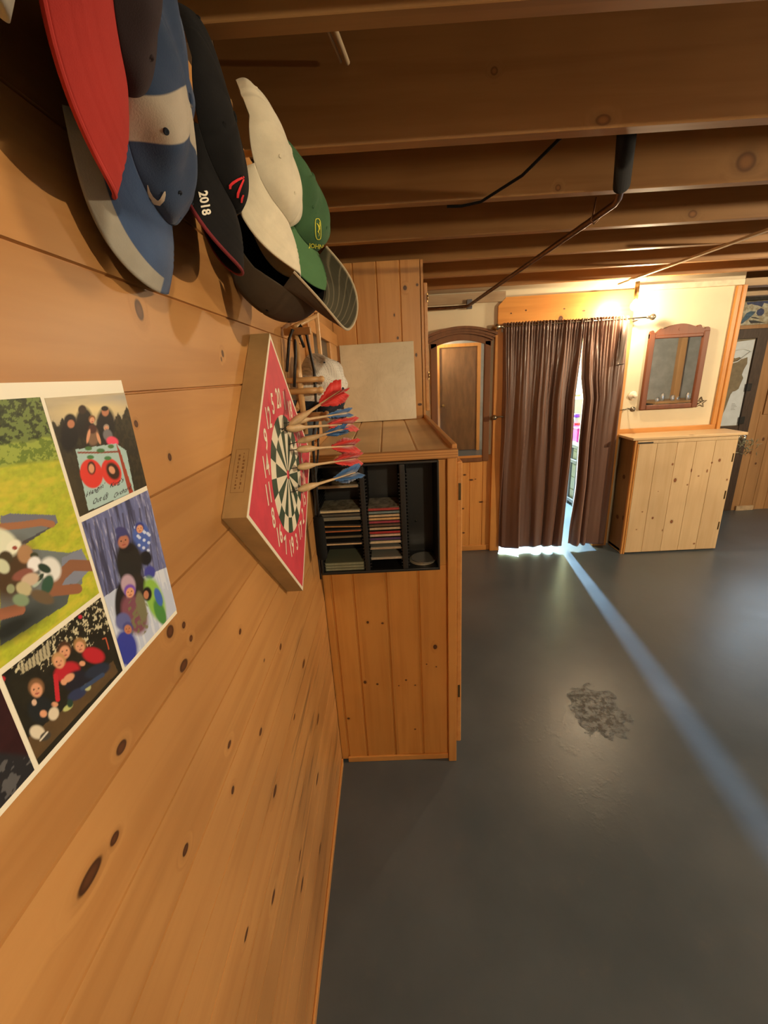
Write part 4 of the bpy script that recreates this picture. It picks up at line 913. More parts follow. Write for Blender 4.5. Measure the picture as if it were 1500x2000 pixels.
obj('cord', tube(NB(), [(-0.256, 1.15, 1.60), (-0.246, 1.175, 1.68), (-0.238, 1.19, 1.703), (-0.225, 1.20, 1.70), (-0.214, 1.205, 1.66)], 0.004, 10), M_cord, t)
obj('cord', tube(NB(), [(-0.20, 1.225, 1.45), (-0.21, 1.228, 1.37), (-0.224, 1.23, 1.30), (-0.238, 1.23, 1.20), (-0.245, 1.232, 1.05), (-0.245, 1.235, 0.95)], 0.003, 8), M_cord, t)
obj('handle', lathe(NB(), [(0.006, 0.0), (0.006, 0.006), (0.0125, 0.006), (0.015, 0.0), (0.017, -0.01), (0.0175, -0.12), (0.014, -0.137), (0.0, -0.14)], (-0.229, 1.22, 1.168), 'Z', 20), M_foam, t)
# ------------------------------------------------------------------ caps hanging on pegs along the left wall
def rotv(v):
    v = np.asarray(v, float); t = np.linalg.norm(v); k = v / t
    K = np.array([[0, -k[2], k[1]], [k[2], 0, -k[0]], [-k[1], k[0], 0]])
    return np.eye(3) + math.sin(t) * K + (1 - math.cos(t)) * K @ K
CBASE = np.array([[0, 0, 1], [-1, 0, 0], [0, -1, 0]], float)
def cloth(name, col, var=0.10, rough=0.85, sheen=0.15, weave=900.0, bump=0.25):
    return pmat(name, col, rough, var=var, vscale=18, bump=bump, bscale=weave, spec=0.2, sheen=sheen)
CAPS = {}
def make_cap(key, label, P, rv, o, crown_mats, brim_mats, crown_sel=None, brim_sel=None, piping=None, under=None, strap=None, button=None, eyelet=None, inner=None, group='caps hanging on the board wall'):
    R3 = rotv(rv) @ CBASE; M4 = Matrix.Identity(4)
    for i in range(3):
        for j in range(3): M4[i][j] = R3[i][j]
        M4[i][3] = o[i]
    t = thing('baseball_cap', label, 'cap', mat=M4, group=group)
    nt, nu = 192, 60; verts, faces, mi = [], [], []
    for j in range(nu):
        u = 0.992 * (j / (nu - 1)) ** 0.9
        for i in range(nt):
            th = 2 * PI * i / nt; p = np.array(cap_crown(np.array(th), np.array(u), P), float)
            if i % 32 in (15, 16, 17): p[:2] *= 0.985; p[2] -= 0.0008      # stitched seams between the six panels
            verts.append(tuple(p))
    top = len(verts); verts.append(tuple(np.array(cap_crown(np.array(0.0), np.array(1.0), P), float)))
    for j in range(nu - 1):
        for i in range(nt):
            a, b = j * nt + i, j * nt + (i + 1) % nt; faces.append((a, b, b + nt, a + nt))
    for i in range(nt): faces.append(((nu - 1) * nt + i, (nu - 1) * nt + (i + 1) % nt, top))
    cr = obj('crown', (verts, faces), list(crown_mats), t, smooth=True, local=True, angle=180)
    if crown_sel:
        for pl in cr.data.polygons: pl.material_index = crown_sel(pl.center)
    md = cr.modifiers.new('thick', 'SOLIDIFY'); md.thickness = 0.002; md.offset = -1
    if inner: cr.data.materials.append(inner); md.material_offset = len(cr.data.materials) - 1
    ns, nr = 72, 26; verts, faces, par = [], [], []
    stitch = P.get('stitch', (0.45, 0.55, 0.65, 0.75))
    for j in range(nr + 1):
        r = j / nr
        for i in range(ns + 1):
            s = -1 + 2 * i / ns; x, y, z = [float(q) for q in cap_brim(np.array(s), np.array(r), P)]
            z += P.get('dome', 0.004) * math.sin(PI * r)
            if any(abs(r - q) < 0.55 / nr for q in stitch): z -= 0.0007
            verts.append((x, y, z))
    for j in range(nr):
        for i in range(ns):
            a = j * (ns + 1) + i; faces.append((a, a + 1, a + ns + 2, a + ns + 1)); par.append((-1 + 2 * (i + 0.5) / ns, (j + 0.5) / nr))
    br = obj('brim', (verts, faces), list(brim_mats), t, smooth=True, local=True, angle=180)
    if brim_sel:
        for pl, q in zip(br.data.polygons, par): pl.material_index = brim_sel(*q)
    br.data.update(); at = br.data.attributes.new('bill', 'FLOAT_VECTOR', 'POINT')
    for j in range(nr + 1):
        for i in range(ns + 1): at.data[j * (ns + 1) + i].vector = (-1 + 2 * i / ns, j / nr, 0)
    md = br.modifiers.new('thick', 'SOLIDIFY'); md.thickness = 0.0032
    # the brim's normals may point either way: thicken towards the head side
    nz = sum(pl.normal.z for pl in br.data.polygons); md.offset = -1 if nz > 0 else 1
    if under: br.data.materials.append(under); md.material_offset = len(br.data.materials) - 1; md.material_offset_rim = md.material_offset
    if piping:
        e = [cap_brim(np.array(s), np.array(1.0), P) for s in np.linspace(-1, 1, 60)]
        obj('brim_piping', tube(NB(), [(float(a), float(b), float(c) - 0.0015) for a, b, c in e], 0.0022, 8), piping, t, smooth=True, local=True)
    bx, by, bz = [float(q) for q in cap_crown(np.array(0.0), np.array(1.0), P)]
    obj('button', lathe(NB(), [(0.0, -0.002), (0.006, -0.001), (0.005, 0.002), (0.0, 0.003)], (bx, by, bz), 'Z', 16), button or crown_mats[0], t, local=True)
    for th in (25, 90 - 28, 90 + 28, 155, 180 + 60, 360 - 60):
        p = [float(q) for q in cap_crown(np.array(math.radians(th)), np.array(0.62), P)]; p2 = [float(q) for q in cap_crown(np.array(math.radians(th)), np.array(0.66), P)]
        nrm = Vector((p[0], p[1], 0.05)).normalized(); a_ = nrm.cross(Vector((0, 0, 1))).normalized(); b_ = nrm.cross(a_)
        obj('eyelet', lathe(NB(), [(0.0008, 0.0002), (0.0018, 0.0010), (0.0026, 0.0006), (0.0028, -0.001)], p, (a_, b_, nrm), 12), eyelet or crown_mats[0], t, local=True)
    e = []
    for th in np.linspace(0, 2 * PI, 72, endpoint=False):
        e.append([float(q) for q in cap_rim(np.array(th), P)])
    bm = NB(); A = [bm.verts.new((x * 0.965, y * 0.965, z + 0.0)) for x, y, z in e]; Bq = [bm.verts.new((x * 0.93, y * 0.93, z + min(0.026, 0.35 * P['H']))) for x, y, z in e]
    for i in range(72): bm.faces.new((A[i], A[(i + 1) % 72], Bq[(i + 1) % 72], Bq[i]))
    obj('sweatband', bm, inner or M_black_cloth, t, local=True, smooth=True)
    if strap:
        pts = [(0.045 * math.cos(a), -P['b'] * 1.0 - 0.006 + 0.0 * a, 0.012 + 0.045 * math.sin(a)) for a in np.linspace(PI, 0, 14)]
        bm = NB(); va = [bm.verts.new((x, y - 0.003, z)) for x, y, z in pts]; vb = [bm.verts.new((x * 1.0, y - 0.003, z - 0.014)) for x, y, z in pts]
        for i in range(len(va) - 1): bm.faces.new((va[i], va[i + 1], vb[i + 1], vb[i]))
        so = obj('strap', bm, strap, t, local=True, smooth=True); m2 = so.modifiers.new('thick', 'SOLIDIFY'); m2.thickness = 0.002
    CAPS[key] = (t, cr, br, M4); return t
def two_cloth(name, c0, c1, mask):
    q = NT(name); q.s('Roughness', 0.85); q.s('Specular IOR Level', 0.2); q.s('Sheen Weight', 0.15)
    c = q.coord(); n = q.noise(c, 18.0, 4.0); w = q.noise(c, 700.0, 2.0)
    col = q.mix(mask(q, c), c0, c1); q.l(q.mix(q.mrange(n, 0.3, 0.7, 0.0, 0.22), col, (0, 0, 0)), q.b.inputs['Base Color']); q.bump(w, 0.3, 0.001); return q.m
def band_mask(q, c):
    sp = q.n('ShaderNodeSeparateXYZ'); q.l(c, sp.inputs[0]); d = q.math('ABSOLUTE', q.math('SUBTRACT', sp.outputs[0], 0.022))
    v = q.math('SUBTRACT', sp.outputs[1], q.math('MULTIPLY', d, 0.5))
    return q.math('MULTIPLY', q.mrange(v, -0.006, -0.004, 0, 1), q.mrange(v, 0.028, 0.030, 1, 0))
def edge_mask(q, c):
    a = q.n('ShaderNodeAttribute'); a.attribute_name = 'bill'; sp = q.n('ShaderNodeSeparateXYZ'); q.l(a.outputs['Vector'], sp.inputs[0])
    s_ = q.math('ABSOLUTE', sp.outputs[0]); lim = q.math('SUBTRACT', 0.80, q.math('MULTIPLY', s_, 0.16))
    return q.math('MULTIPLY', q.mrange(q.math('SUBTRACT', sp.outputs[1], lim), -0.01, 0.01, 0, 1), q.mrange(s_, 0.12, 0.15, 0, 1))
M_black_cloth = cloth('black_cotton', (0.0048, 0.0045, 0.005), 0.2, 0.9, 0.04)
M_offwhite = cloth('offwhite_cotton', (0.60, 0.54, 0.41)); M_offwhite_b = cloth('offwhite_brim', (0.68, 0.61, 0.46))
M_blue = cloth('blue_sport_cloth', (0.050, 0.092, 0.20), 0.12, 0.8, 0.2); M_bluec = cloth('blue_crown_cloth', (0.045, 0.080, 0.165), 0.12, 0.8, 0.2)
M_mgrey = cloth('grey_mesh_edge', (0.36, 0.34, 0.29), 0.08, 0.8, 0.1, 500.0, 0.6); M_wstripe = cloth('white_mesh_band', (0.60, 0.54, 0.44), 0.08, 0.8, 0.1, 500.0, 0.6)
M_redb = cloth('red_twill', (0.50, 0.045, 0.038), 0.06); M_plum = cloth('dark_plum_cotton', (0.040, 0.028, 0.032), 0.1)
M_grn = cloth('green_cotton', (0.040, 0.098, 0.042), 0.12); M_grnb = cloth('lit_green_brim', (0.070, 0.165, 0.068), 0.06)  # brim green brighter than the crown's: the light on it is painted in
M_tan = cloth('taupe_cotton', (0.066, 0.051, 0.034), 0.1); M_creamp = cloth('cream_piping', (0.42, 0.35, 0.24), 0.05); M_redp = cloth('dark_red_piping', (0.16, 0.02, 0.025), 0.05)
M_gcap = cloth('light_grey_cotton', (0.38, 0.36, 0.31), 0.1); M_tanstrap = cloth('tan_strap', (0.26, 0.19, 0.095), 0.1)
M_nav = cloth('navy_cotton', (0.022, 0.030, 0.045), 0.1); M_navb = cloth('faded_navy_brim', (0.065, 0.080, 0.095), 0.1)
def olive_under():
    q = NT('stitched_brim_underside'); c = q.coord(); r = q.vec('LENGTH', q.vec('MULTIPLY', q.vec('SUBTRACT', c, (0, 0.035, 0)), (1 / 0.9, 1.0, 0.0)), None)
    f = q.math('FRACT', q.math('MULTIPLY', r, 105.0)); l = q.mrange(q.math('ABSOLUTE', q.math('SUBTRACT', f, 0.5)), 0.0, 0.14, 1.0, 0.0)
    q.l(q.mix(q.math('MULTIPLY', l, 0.55), (0.052, 0.046, 0.026), (0.24, 0.20, 0.13)), q.b.inputs['Base Color']); q.s('Roughness', 0.85); return q.m
M_olive = olive_under()
def mesh_cloth():
    q = NT('white_cap_mesh'); q.s('Base Color', (0.74, 0.71, 0.64)); q.s('Roughness', 0.7); s = q.n('ShaderNodeSeparateXYZ'); q.l(q.coord(), s.inputs[0])
    hole = None
    for ax, fr in ((1, 240.0), (0, 240.0)):
        f = q.math('ABSOLUTE', q.math('SUBTRACT', q.math('FRACT', q.math('MULTIPLY', s.outputs[ax], fr)), 0.5)); g = q.mrange(f, 0.22, 0.32, 1.0, 0.0)
        hole = g if hole is None else q.math('MULTIPLY', hole, g)
    q.l(q.math('SUBTRACT', 1.0, q.math('MULTIPLY', hole, 0.9)), q.b.inputs['Alpha']); return q.m
M_mesh = mesh_cloth()
D = dict(a=.078, b=.098, H=.105, curv=.04, bw=.18, L=.068)

make_cap('grey', 'light grey cap cut off by the top left corner', dict(D, H=.07), (0.2, 0.2, 0.5), (-0.095, 0.205, 1.885), [M_gcap], [M_gcap])
make_cap('blackback', 'plain black cap in deep shadow left of the red brim', dict(D, H=.05), (0.15, 0.1, 0.35), (-0.195, 0.285, 1.935), [M_black_cloth], [M_black_cloth])
make_cap('red', 'dark cap with a bright red brim', dict(D, H=.024, L=.072, dent=.004), (0.159, 0.203, 0.597), (-0.1810, 0.4310, 1.9050), [M_plum], [M_redb], piping=M_redb, under=M_black_cloth, inner=M_black_cloth)
make_cap('blue', 'blue sports cap with a white band and a pale grey brim edge', dict(D, H=.032, b=.105, dent=.007, ph=1.0, stitch=(0.38, 0.46, 0.54)), (0.188, 0.129, 0.231), (-0.2076, 0.5048, 1.8473), [two_cloth('blue_crown_white_band', (0.045, 0.080, 0.165), (0.60, 0.54, 0.44), band_mask)], [two_cloth('blue_brim_grey_edge', (0.050, 0.092, 0.20), (0.36, 0.34, 0.29), edge_mask)], inner=M_bluec, eyelet=M_nav)
make_cap('black', 'black cap with a red emblem and a year on its brim', dict(D, H=.030, dent=.003), (-0.001, -0.162, 0.223), (-0.2002, 0.6400, 1.8893), [M_black_cloth], [M_black_cloth], piping=M_redp)
make_cap('white', 'off-white cap between the black and the green one', dict(D, H=.044, curv=.055, bw=.145, L=.078, dent=.004, ph=2.0), (-0.068, -0.299, 0.094), (-0.1770, 0.8200, 1.9210), [M_offwhite], [M_offwhite_b], inner=M_offwhite)
make_cap('green', 'green cap with a yellow emblem', dict(D, H=.06, dent=.005, ph=3.0), (0.356, -0.490, 0.083), (-0.1638, 0.8981, 1.8956), [M_grn], [M_grnb])
make_cap('brown', 'upturned taupe cap with a cream-edged brim, lowest of the caps', dict(D, H=.095, curv=.035, bw=.15), (-0.899, -0.459, 2.500), (-0.180, 0.868, 1.786), [M_tan], [M_tan], piping=M_creamp, under=M_olive, inner=M_black_cloth, eyelet=M_black_cloth, strap=M_tanstrap)
make_cap('mesh', 'navy cap with a white mesh back on the peg rack', dict(D, H=.10, b=.095, L=.06, dent=.009, ph=0.6), (0.0, 0.10, -0.42), (-0.215, 1.30, 1.555), [M_mesh, M_nav], [M_navb], crown_sel=lambda c: 0 if c.y < 0.035 else 1, button=M_nav, eyelet=M_nav, group='caps on the peg rack')

# peg rail that carries them
t = thing('wall_peg_rail', 'pine peg rail high on the board wall behind the caps', 'peg rail', (WX, 0.6, 2.0))
obj('rail', box(NB(), WX, WX + 0.016, 0.10, 1.10, 1.955, 2.012, 0.003), M_trimy, t)
for y, e in ((0.20, 0.14), (0.29, 0), (0.39, 0), (0.50, 0), (0.62, 0), (0.80, 0), (0.95, 0)):
    obj('peg', lathe(NB(), [(0.0, 0.014), (0.006, 0.014), (0.005, 0.040 + e), (0.007, 0.048 + e), (0.005, 0.055 + e), (0.0, 0.056 + e)], (WX, y, 1.985), 'X', 14), M_peg, t)

# ---- emblems and lettering lie on the cloth
bpy.context.view_layer.update()
def bvh_of(objs):
    vs, fs = [], []; dg = bpy.context.evaluated_depsgraph_get()
    for o in objs:
        e = o.evaluated_get(dg); me = e.to_mesh(); k = len(vs); vs += [o.matrix_world @ v.co for v in me.vertices]; fs += [[k + i for i in p.vertices] for p in me.polygons]; e.to_mesh_clear()
    return BVHTree.FromPolygons(vs, fs)
def decal(name, verts, faces, key, mat, part=0, step=2.0, off=0.0012, parent=None):
    """spread a flat outline (frame pixels) over the cap's cloth"""
    t, cr, br, M4 = CAPS[key]; bv = bvh_of([cr, br])
    bm = NB(); vv = [bm.verts.new((x, y, 0)) for x, y in verts]
    for f in faces:
        try: bm.faces.new([vv[i] for i in f])
        except ValueError: pass
    bmesh.ops.triangulate(bm, faces=bm.faces)
    for _ in range(4):
        es = [e for e in bm.edges if e.calc_length() > step]
        if not es: break
        bmesh.ops.subdivide_edges(bm, edges=es, cuts=1); bmesh.ops.triangulate(bm, faces=[f for f in bm.faces if len(f.verts) > 3])
    bad = []
    c0 = Vector(CAM); inv = M4.inverted()
    for v in bm.verts:
        d = Vector(MR.T @ np.array([(v.co.x - 750) / F_PX, (v.co.y - 1000) / F_PX, 1.0])).normalized()
        h = bv.ray_cast(c0, d)
        if h[0] is None: bad.append(v); continue
        nrm = h[1] if h[1].dot(d) < 0 else -h[1]
        v.co = inv @ (h[0] + nrm * off)
    bmesh.ops.delete(bm, geom=bad, context='VERTS')
    o = obj(name, bm, mat, t, local=True, smooth=True, angle=180); return o
def strip(pts, w):
    """ribbon polygon list from a centre line with widths"""
    V, Fq = [], []
    for i, p in enumerate(pts):
        a = pts[max(i - 1, 0)]; b = pts[min(i + 1, len(pts) - 1)]; d = np.array([b[0] - a[0], b[1] - a[1]], float); d /= np.linalg.norm(d); n = np.array([-d[1], d[0]]); ww = (w[i] if isinstance(w, (list, tuple)) else w) / 2
        V += [tuple(np.array(p) + n * ww), tuple(np.array(p) - n * ww)]
        if i: k = 2 * i; Fq.append((k - 2, k - 1, k + 1, k))
    return V, Fq
M_embw = cloth('white_embroidery', (0.72, 0.67, 0.56), 0.05); M_embr = cloth('red_embroidery', (0.62, 0.03, 0.035), 0.05); M_emby = cloth('yellow_embroidery', (0.62, 0.58, 0.06), 0.05)
v, f = text_mesh('2018', 1.0, 0.03)
k = 24.0; decal('year_lettering', [(398 + p[0] * 0.17 * k - p[1] * -1.0 * k * 0.98, 397 + p[0] * 0.98 * k - p[1] * 0.18 * k) for p in v], f, 'black', M_embw)
g = lambda L: [(250 + a / 3, 200 + b / 3) for a, b in L]
for L, w in ((g([(597, 505), (597, 485), (612, 470), (640, 452), (676, 436)]), [4, 5.5, 5.5, 5, 4]), (g([(640, 556), (642, 530), (656, 492), (674, 450)]), [4, 5, 4.5, 3]), (g([(662, 584), (664, 562), (672, 540)]), [3, 4, 3])):
    V, Fq = strip(L, w); decal('red_emblem', V, Fq, 'black', M_embr)
V, Fq = strip([(a / 3, b / 3) for a, b in ((864, 1080), (872, 1120), (888, 1155), (910, 1180), (932, 1186), (950, 1166), (960, 1136), (964, 1118))], [1.5, 5, 8, 10, 10.5, 9, 6, 2])
decal('curved_emblem', V, Fq, 'blue', M_embw)
oval = [(620.5 + 5.2 * math.copysign(abs(math.cos(a)) ** 0.6, math.cos(a)) + 0.06 * (20 * math.sin(a)), 447 + 20 * math.copysign(abs(math.sin(a)) ** 0.6, math.sin(a))) for a in np.linspace(0, 2 * PI, 33)]
V, Fq = strip(oval, 1.3); decal('emblem_outline', V, Fq, 'green', M_emby, step=1.2)
for L, w in (([(618, 436), (621, 440), (623, 446), (621, 452)], [1.2, 2.2, 2.6, 1.6]), ([(622, 446), (624, 440), (623, 434)], [2.0, 1.2, 0.8]), ([(620, 451), (623, 456), (622, 461)], [1.8, 1.2, 0.8])):
    V, Fq = strip(L, w); decal('leaping_deer', V, Fq, 'green', M_emby, step=1.2)
v, f = text_mesh('JOHN', 1.0, 0.02); k = 12.5
decal('lettering', [(617 + p[0] * 0.86 * k + p[1] * 0.10 * k, 480.5 + p[0] * 0.10 * k - p[1] * 1.0 * k) for p in v], f, 'green', M_emby, step=1.5)
for j in range(3):
    V, Fq = strip([(577 + 1.6 * j, 519 + 4.5 * j), (579 + 1.6 * j, 522 + 4.5 * j)], 1.4); decal('brim_lettering', V, Fq, 'green', M_emby, step=1.5)
# ------------------------------------------------------------------ photo collage poster on the left wall
M_pic = picture_mat()
PX0 = WX + 0.0016
t = thing('photo_collage_poster', 'glossy white poster of family photos pinned to the board wall', 'poster', (WX, 0.2, 1.45)); POST = t
obj('paper', box(NB(), WX + 0.0002, PX0, -0.02, 0.4405, 1.3185, 1.5885), pmat('poster_paper', (0.84, 0.81, 0.69), 0.3), t)
class Canvas:
    """a print: colours laid out over the paper, addressed in frame pixels"""
    def __init__(self, y0, y1, z0, z1, res=0.0007):
        self.ny, self.nz = int((y1 - y0) / res) + 1, int((z1 - z0) / res) + 1; self.y = np.linspace(y0, y1, self.ny); self.z = np.linspace(z0, z1, self.nz)
        Y, Z = np.meshgrid(self.y, self.z); self.Y, self.Z = Y, Z
        c = MR @ (np.stack([np.full(Y.size, PX0), Y.ravel(), Z.ravel()]) - CAM[:, None]); c[2] = np.where(c[2] < 0.02, 0.02, c[2])
        self.X = (750 + F_PX * c[0] / c[2]).reshape(Y.shape); self.P = (1000 + F_PX * c[1] / c[2]).reshape(Y.shape)
        self.C = np.zeros(Y.shape + (3,))
    def noise(self, sy, sz, seed, octv=3):
        rg = np.random.default_rng(seed); out = np.zeros(self.Y.shape); amp = 1.0; tot = 0
        for k in range(octv):
            gy, gz = (self.Y - self.y[0]) / sy * 2 ** k, (self.Z - self.z[0]) / sz * 2 ** k
            n0, n1 = int(gy.max()) + 2, int(gz.max()) + 2; G = rg.random((n1 + 1, n0 + 1)); iy, iz = gy.astype(int), gz.astype(int); fy, fz = gy - iy, gz - iz
            fy, fz = fy * fy * (3 - 2 * fy), fz * fz * (3 - 2 * fz)
            out += amp * ((G[iz, iy] * (1 - fy) + G[iz, iy + 1] * fy) * (1 - fz) + (G[iz + 1, iy] * (1 - fy) + G[iz + 1, iy + 1] * fy) * fz); tot += amp; amp *= 0.6
        return out / tot
    def blend(self, mask, col, a=1.0):
        m_ = (np.clip(mask, 0, 1) * a)[..., None]; self.C = self.C * (1 - m_) + np.asarray(col) * m_
    def fill(self, col): self.C[:] = col
    def ell(self, cx, cy, rx, ry, col, ang=0.0, soft=0.15, a=1.0):
        c_, s_ = math.cos(ang), math.sin(ang); dx, dy = self.X - cx, self.P - cy
        d = np.sqrt(((dx * c_ + dy * s_) / rx) ** 2 + ((-dx * s_ + dy * c_) / ry) ** 2); self.blend((1 + soft - d) / (2 * soft), col, a)
    def poly(self, pts, col, a=1.0):
        ins = np.zeros(self.X.shape, bool); n = len(pts)
        for i in range(n):
            x0, y0 = pts[i]; x1, y1 = pts[(i + 1) % n]
            if y0 == y1: continue
            cond = ((y0 > self.P) != (y1 > self.P)) & (self.X < (x1 - x0) * (self.P - y0) / (y1 - y0) + x0); ins ^= cond
        self.blend(ins.astype(float), col, a); return ins
    def line(self, pts, w, col, a=1.0):
        for (x0, y0), (x1, y1) in zip(pts, pts[1:]):
            L2 = (x1 - x0) ** 2 + (y1 - y0) ** 2; tt = np.clip(((self.X - x0) * (x1 - x0) + (self.P - y0) * (y1 - y0)) / L2, 0, 1)
            d = np.hypot(self.X - x0 - tt * (x1 - x0), self.P - y0 - tt * (y1 - y0)); self.blend((w / 2 + 0.5 - d), col, a)
    def build(self, name, label, gain=1.12):
        self.C = self.C * gain
        ny, nz = self.ny, self.nz; co = np.stack([np.full(self.Y.size, PX0 + 0.0003 - WX), self.Y.ravel() - 0.2, self.Z.ravel() - 1.45], 1)
        i = np.arange(ny - 1)[None, :] + ny * np.arange(nz - 1)[:, None]; q = np.stack([i, i + 1, i + ny + 1, i + ny], -1).reshape(-1, 4)
        me = bpy.data.meshes.new(name); me.vertices.add(len(co)); me.vertices.foreach_set('co', co.ravel()); me.loops.add(q.size); me.loops.foreach_set('vertex_index', q.ravel().astype(np.int32))
        me.polygons.add(len(q)); me.polygons.foreach_set('loop_start', np.arange(0, q.size, 4, dtype=np.int32)); me.polygons.foreach_set('loop_total', np.full(len(q), 4, np.int32)); me.update(calc_edges=True)
        at = me.color_attributes.new('print', 'FLOAT_COLOR', 'POINT'); at.data.foreach_set('color', np.concatenate([np.clip(self.C, 0, 1).reshape(-1, 3), np.ones((self.Y.size, 1))], 1).astype(np.float32).ravel())
        me.materials.append(M_pic); o = bpy.data.objects.new(name, me); COL.objects.link(o); o.parent = POST; o['label'] = label; return o
S = lambda r, g_, b: np.array(W(r, g_, b))
SKIN, SKINL, HAIR = S(176, 118, 88), S(205, 150, 118), S(60, 38, 24)
def face(c, x, y, r, skin, hair, ang=0.2, hat=None):
    c.ell(x, y - r * 0.25, r * 1.12, r * 1.25, hair if hat is None else hat, ang); c.ell(x + r * 0.05, y + r * 0.15, r * 0.8, r * 1.0, skin, ang)
    for sx in (-0.32, 0.36): c.ell(x + sx * r, y - 0.02 * r - sx * r * 0.25, r * 0.13, r * 0.10, S(45, 30, 24))
    c.ell(x + 0.12 * r, y + 0.62 * r, r * 0.34, r * 0.11, S(150, 70, 66), -0.25); c.ell(x + 0.08 * r, y + 0.26 * r, r * 0.1, r * 0.16, skin * 0.8)

# big photo: a meal outdoors at a picnic table
c = Canvas(-0.012, 0.3315, 1.4075, 1.5775); n, n2 = c.noise(0.012, 0.006, 1), c.noise(0.004, 0.003, 2, 4)
c.C = (S(150, 160, 45) * (0.75 + 0.5 * n2[..., None])); c.blend((n - 0.45) * 3, S(190, 175, 60), 0.6)
edge = c.P - (915 - 0.12 * c.X + 8 * (n - 0.5)); c.blend(-edge / 8, S(92, 112, 38)); c.blend((-edge / 8) * (n2 > 0.5), S(140, 155, 66), 0.8)
edge = c.P - (872 - 0.15 * c.X + 26 * (n - 0.5)); m_ = np.clip(-edge / 8, 0, 1); c.blend(m_, S(52, 62, 30)); c.blend(m_ * (n2 > 0.52), S(104, 122, 62), 0.8); c.blend(m_ * (n2 < 0.36), S(26, 34, 16), 0.7)
c.poly([(0, 1008), (20, 1003), (108, 1006), (112, 1022), (48, 1062), (60, 1072), (134, 1080), (160, 1072), (160, 1140), (0, 1260)], S(98, 108, 112))
c.poly([(0, 1008), (20, 1003), (108, 1006), (112, 1022), (90, 1030), (0, 1022)], S(96, 100, 116)); c.poly([(112, 1022), (50, 1062), (36, 1062), (95, 1030)], S(66, 68, 76))
c.poly([(120, 1090), (158, 1072), (178, 1110), (100, 1190), (120, 1130)], S(110, 118, 138)); c.poly([(0, 1215), (60, 1160), (140, 1140), (130, 1180), (0, 1262)], S(70, 78, 80)); c.ell(20, 1228, 70, 22, S(30, 34, 32), -0.5, 0.6)
c.line([(-10, 1030), (40, 1026), (80, 1020), (100, 1024)], 14, S(140, 96, 68)); c.line([(178, 1105), (140, 1104), (118, 1124), (104, 1150)], 22, S(122, 84, 62)); c.line([(150, 1150), (100, 1155), (85, 1165)], 20, S(126, 84, 62)); c.line([(0, 1200), (38, 1190)], 22, S(136, 88, 66))
c.ell(20, 1120, 46, 60, S(66, 50, 32), 0.3, 0.4); c.ell(0, 1060, 36, 26, S(196, 202, 184), 0.5); c.ell(26, 1068, 12, 16, S(206, 208, 192), 0.9); c.ell(28, 1070, 5, 4, S(130, 60, 48)); c.ell(48, 1082, 15, 18, S(150, 116, 84)); c.ell(10, 1090, 14, 14, S(60, 52, 34)); c.ell(4, 1106, 16, 12, S(176, 184, 160), 0.8)
c.ell(66, 1085, 8, 6, S(50, 54, 36)); c.ell(66, 1102, 13, 15, S(208, 210, 216), 0.3); c.ell(98, 1112, 20, 24, S(200, 204, 206), -0.3); c.ell(86, 1110, 14, 8, S(34, 52, 42), 0.5); c.ell(92, 1142, 11, 20, S(44, 74, 60), 0.3); c.ell(72, 1134, 7, 15, S(150, 168, 160), 0.6); c.ell(78, 1128, 10, 4, S(38, 54, 42), -0.9); c.ell(44, 1122, 22, 10, S(120, 74, 64), -0.4); c.ell(58, 1132, 18, 12, S(176, 158, 140), -0.4); c.ell(46, 1150, 16, 13, S(166, 160, 128), 0.5); c.ell(40, 1172, 16, 12, S(112, 134, 108), 0.2); c.ell(20, 1150, 8, 9, S(128, 136, 108)); c.ell(82, 1166, 24, 12, S(92, 78, 60), 0.4)
c.build('photo', 'large photo of a picnic table on a sunny lawn', 1.32)

# upper right: orchard photo
c = Canvas(0.3355, 0.4405, 1.4785, 1.5765); n, n2 = c.noise(0.03, 0.006, 4), c.noise(0.003, 0.004, 5, 4)
c.C = S(176, 166, 140) * (0.80 + 0.4 * n[..., None]); c.ell(235, 783, 60, 10, S(150, 150, 150), -0.1, 0.5); c.ell(180, 800, 60, 14, S(214, 198, 150), -0.1, 0.8)
hz = c.P - (826 + 6 * np.sin(c.X * 0.35) + 16 * (n2 - 0.5) - np.clip((c.X - 215) * 0.75, 0, 40)); c.blend(hz / 5 + 0.5, S(38, 36, 26)); c.blend((hz / 5) * (n2 > 0.5), S(58, 54, 36), 0.7); c.ell(130, 960, 40, 70, S(64, 58, 40), -0.3, 0.6, 0.8)
c.ell(136, 848, 18, 34, S(20, 20, 18), 0.1); c.ell(136, 822, 12, 14, S(22, 20, 18), 0.1); c.ell(138, 828, 7, 8, SKIN)
c.ell(164, 826, 17, 30, S(26, 24, 20)); c.ell(160, 800, 8, 9, S(48, 34, 24)); c.ell(206, 830, 18, 34, S(24, 24, 24)); c.ell(205, 804, 7, 9, SKIN); c.ell(204, 798, 7, 5, S(22, 18, 14))
face(c, 179, 820, 6, SKINL, S(120, 80, 46)); c.ell(181, 852, 12, 18, S(120, 94, 74)); c.ell(180, 838, 8, 9, S(70, 40, 34)); c.ell(172, 852, 3, 14, SKINL, 0.2); c.ell(192, 856, 3, 12, SKINL, -0.3); face(c, 207, 836, 5, SKINL, S(150, 140, 130)); c.ell(210, 850, 9, 12, S(110, 110, 116), -0.3); c.ell(219, 862, 12, 9, S(226, 74, 104), 0.4)
c.poly([(147, 878), (226, 866), (246, 880), (262, 960), (172, 998)], S(158, 188, 190)); c.poly([(226, 866), (234, 880), (260, 962), (252, 966)], S(150, 62, 42)); c.line([(152, 884), (190, 884), (232, 882)], 3.5, S(128, 60, 40)); c.ell(172, 876, 7, 4, S(74, 112, 64)); c.ell(196, 880, 8, 4, S(64, 110, 66)); c.ell(216, 872, 6, 4, S(74, 112, 64))
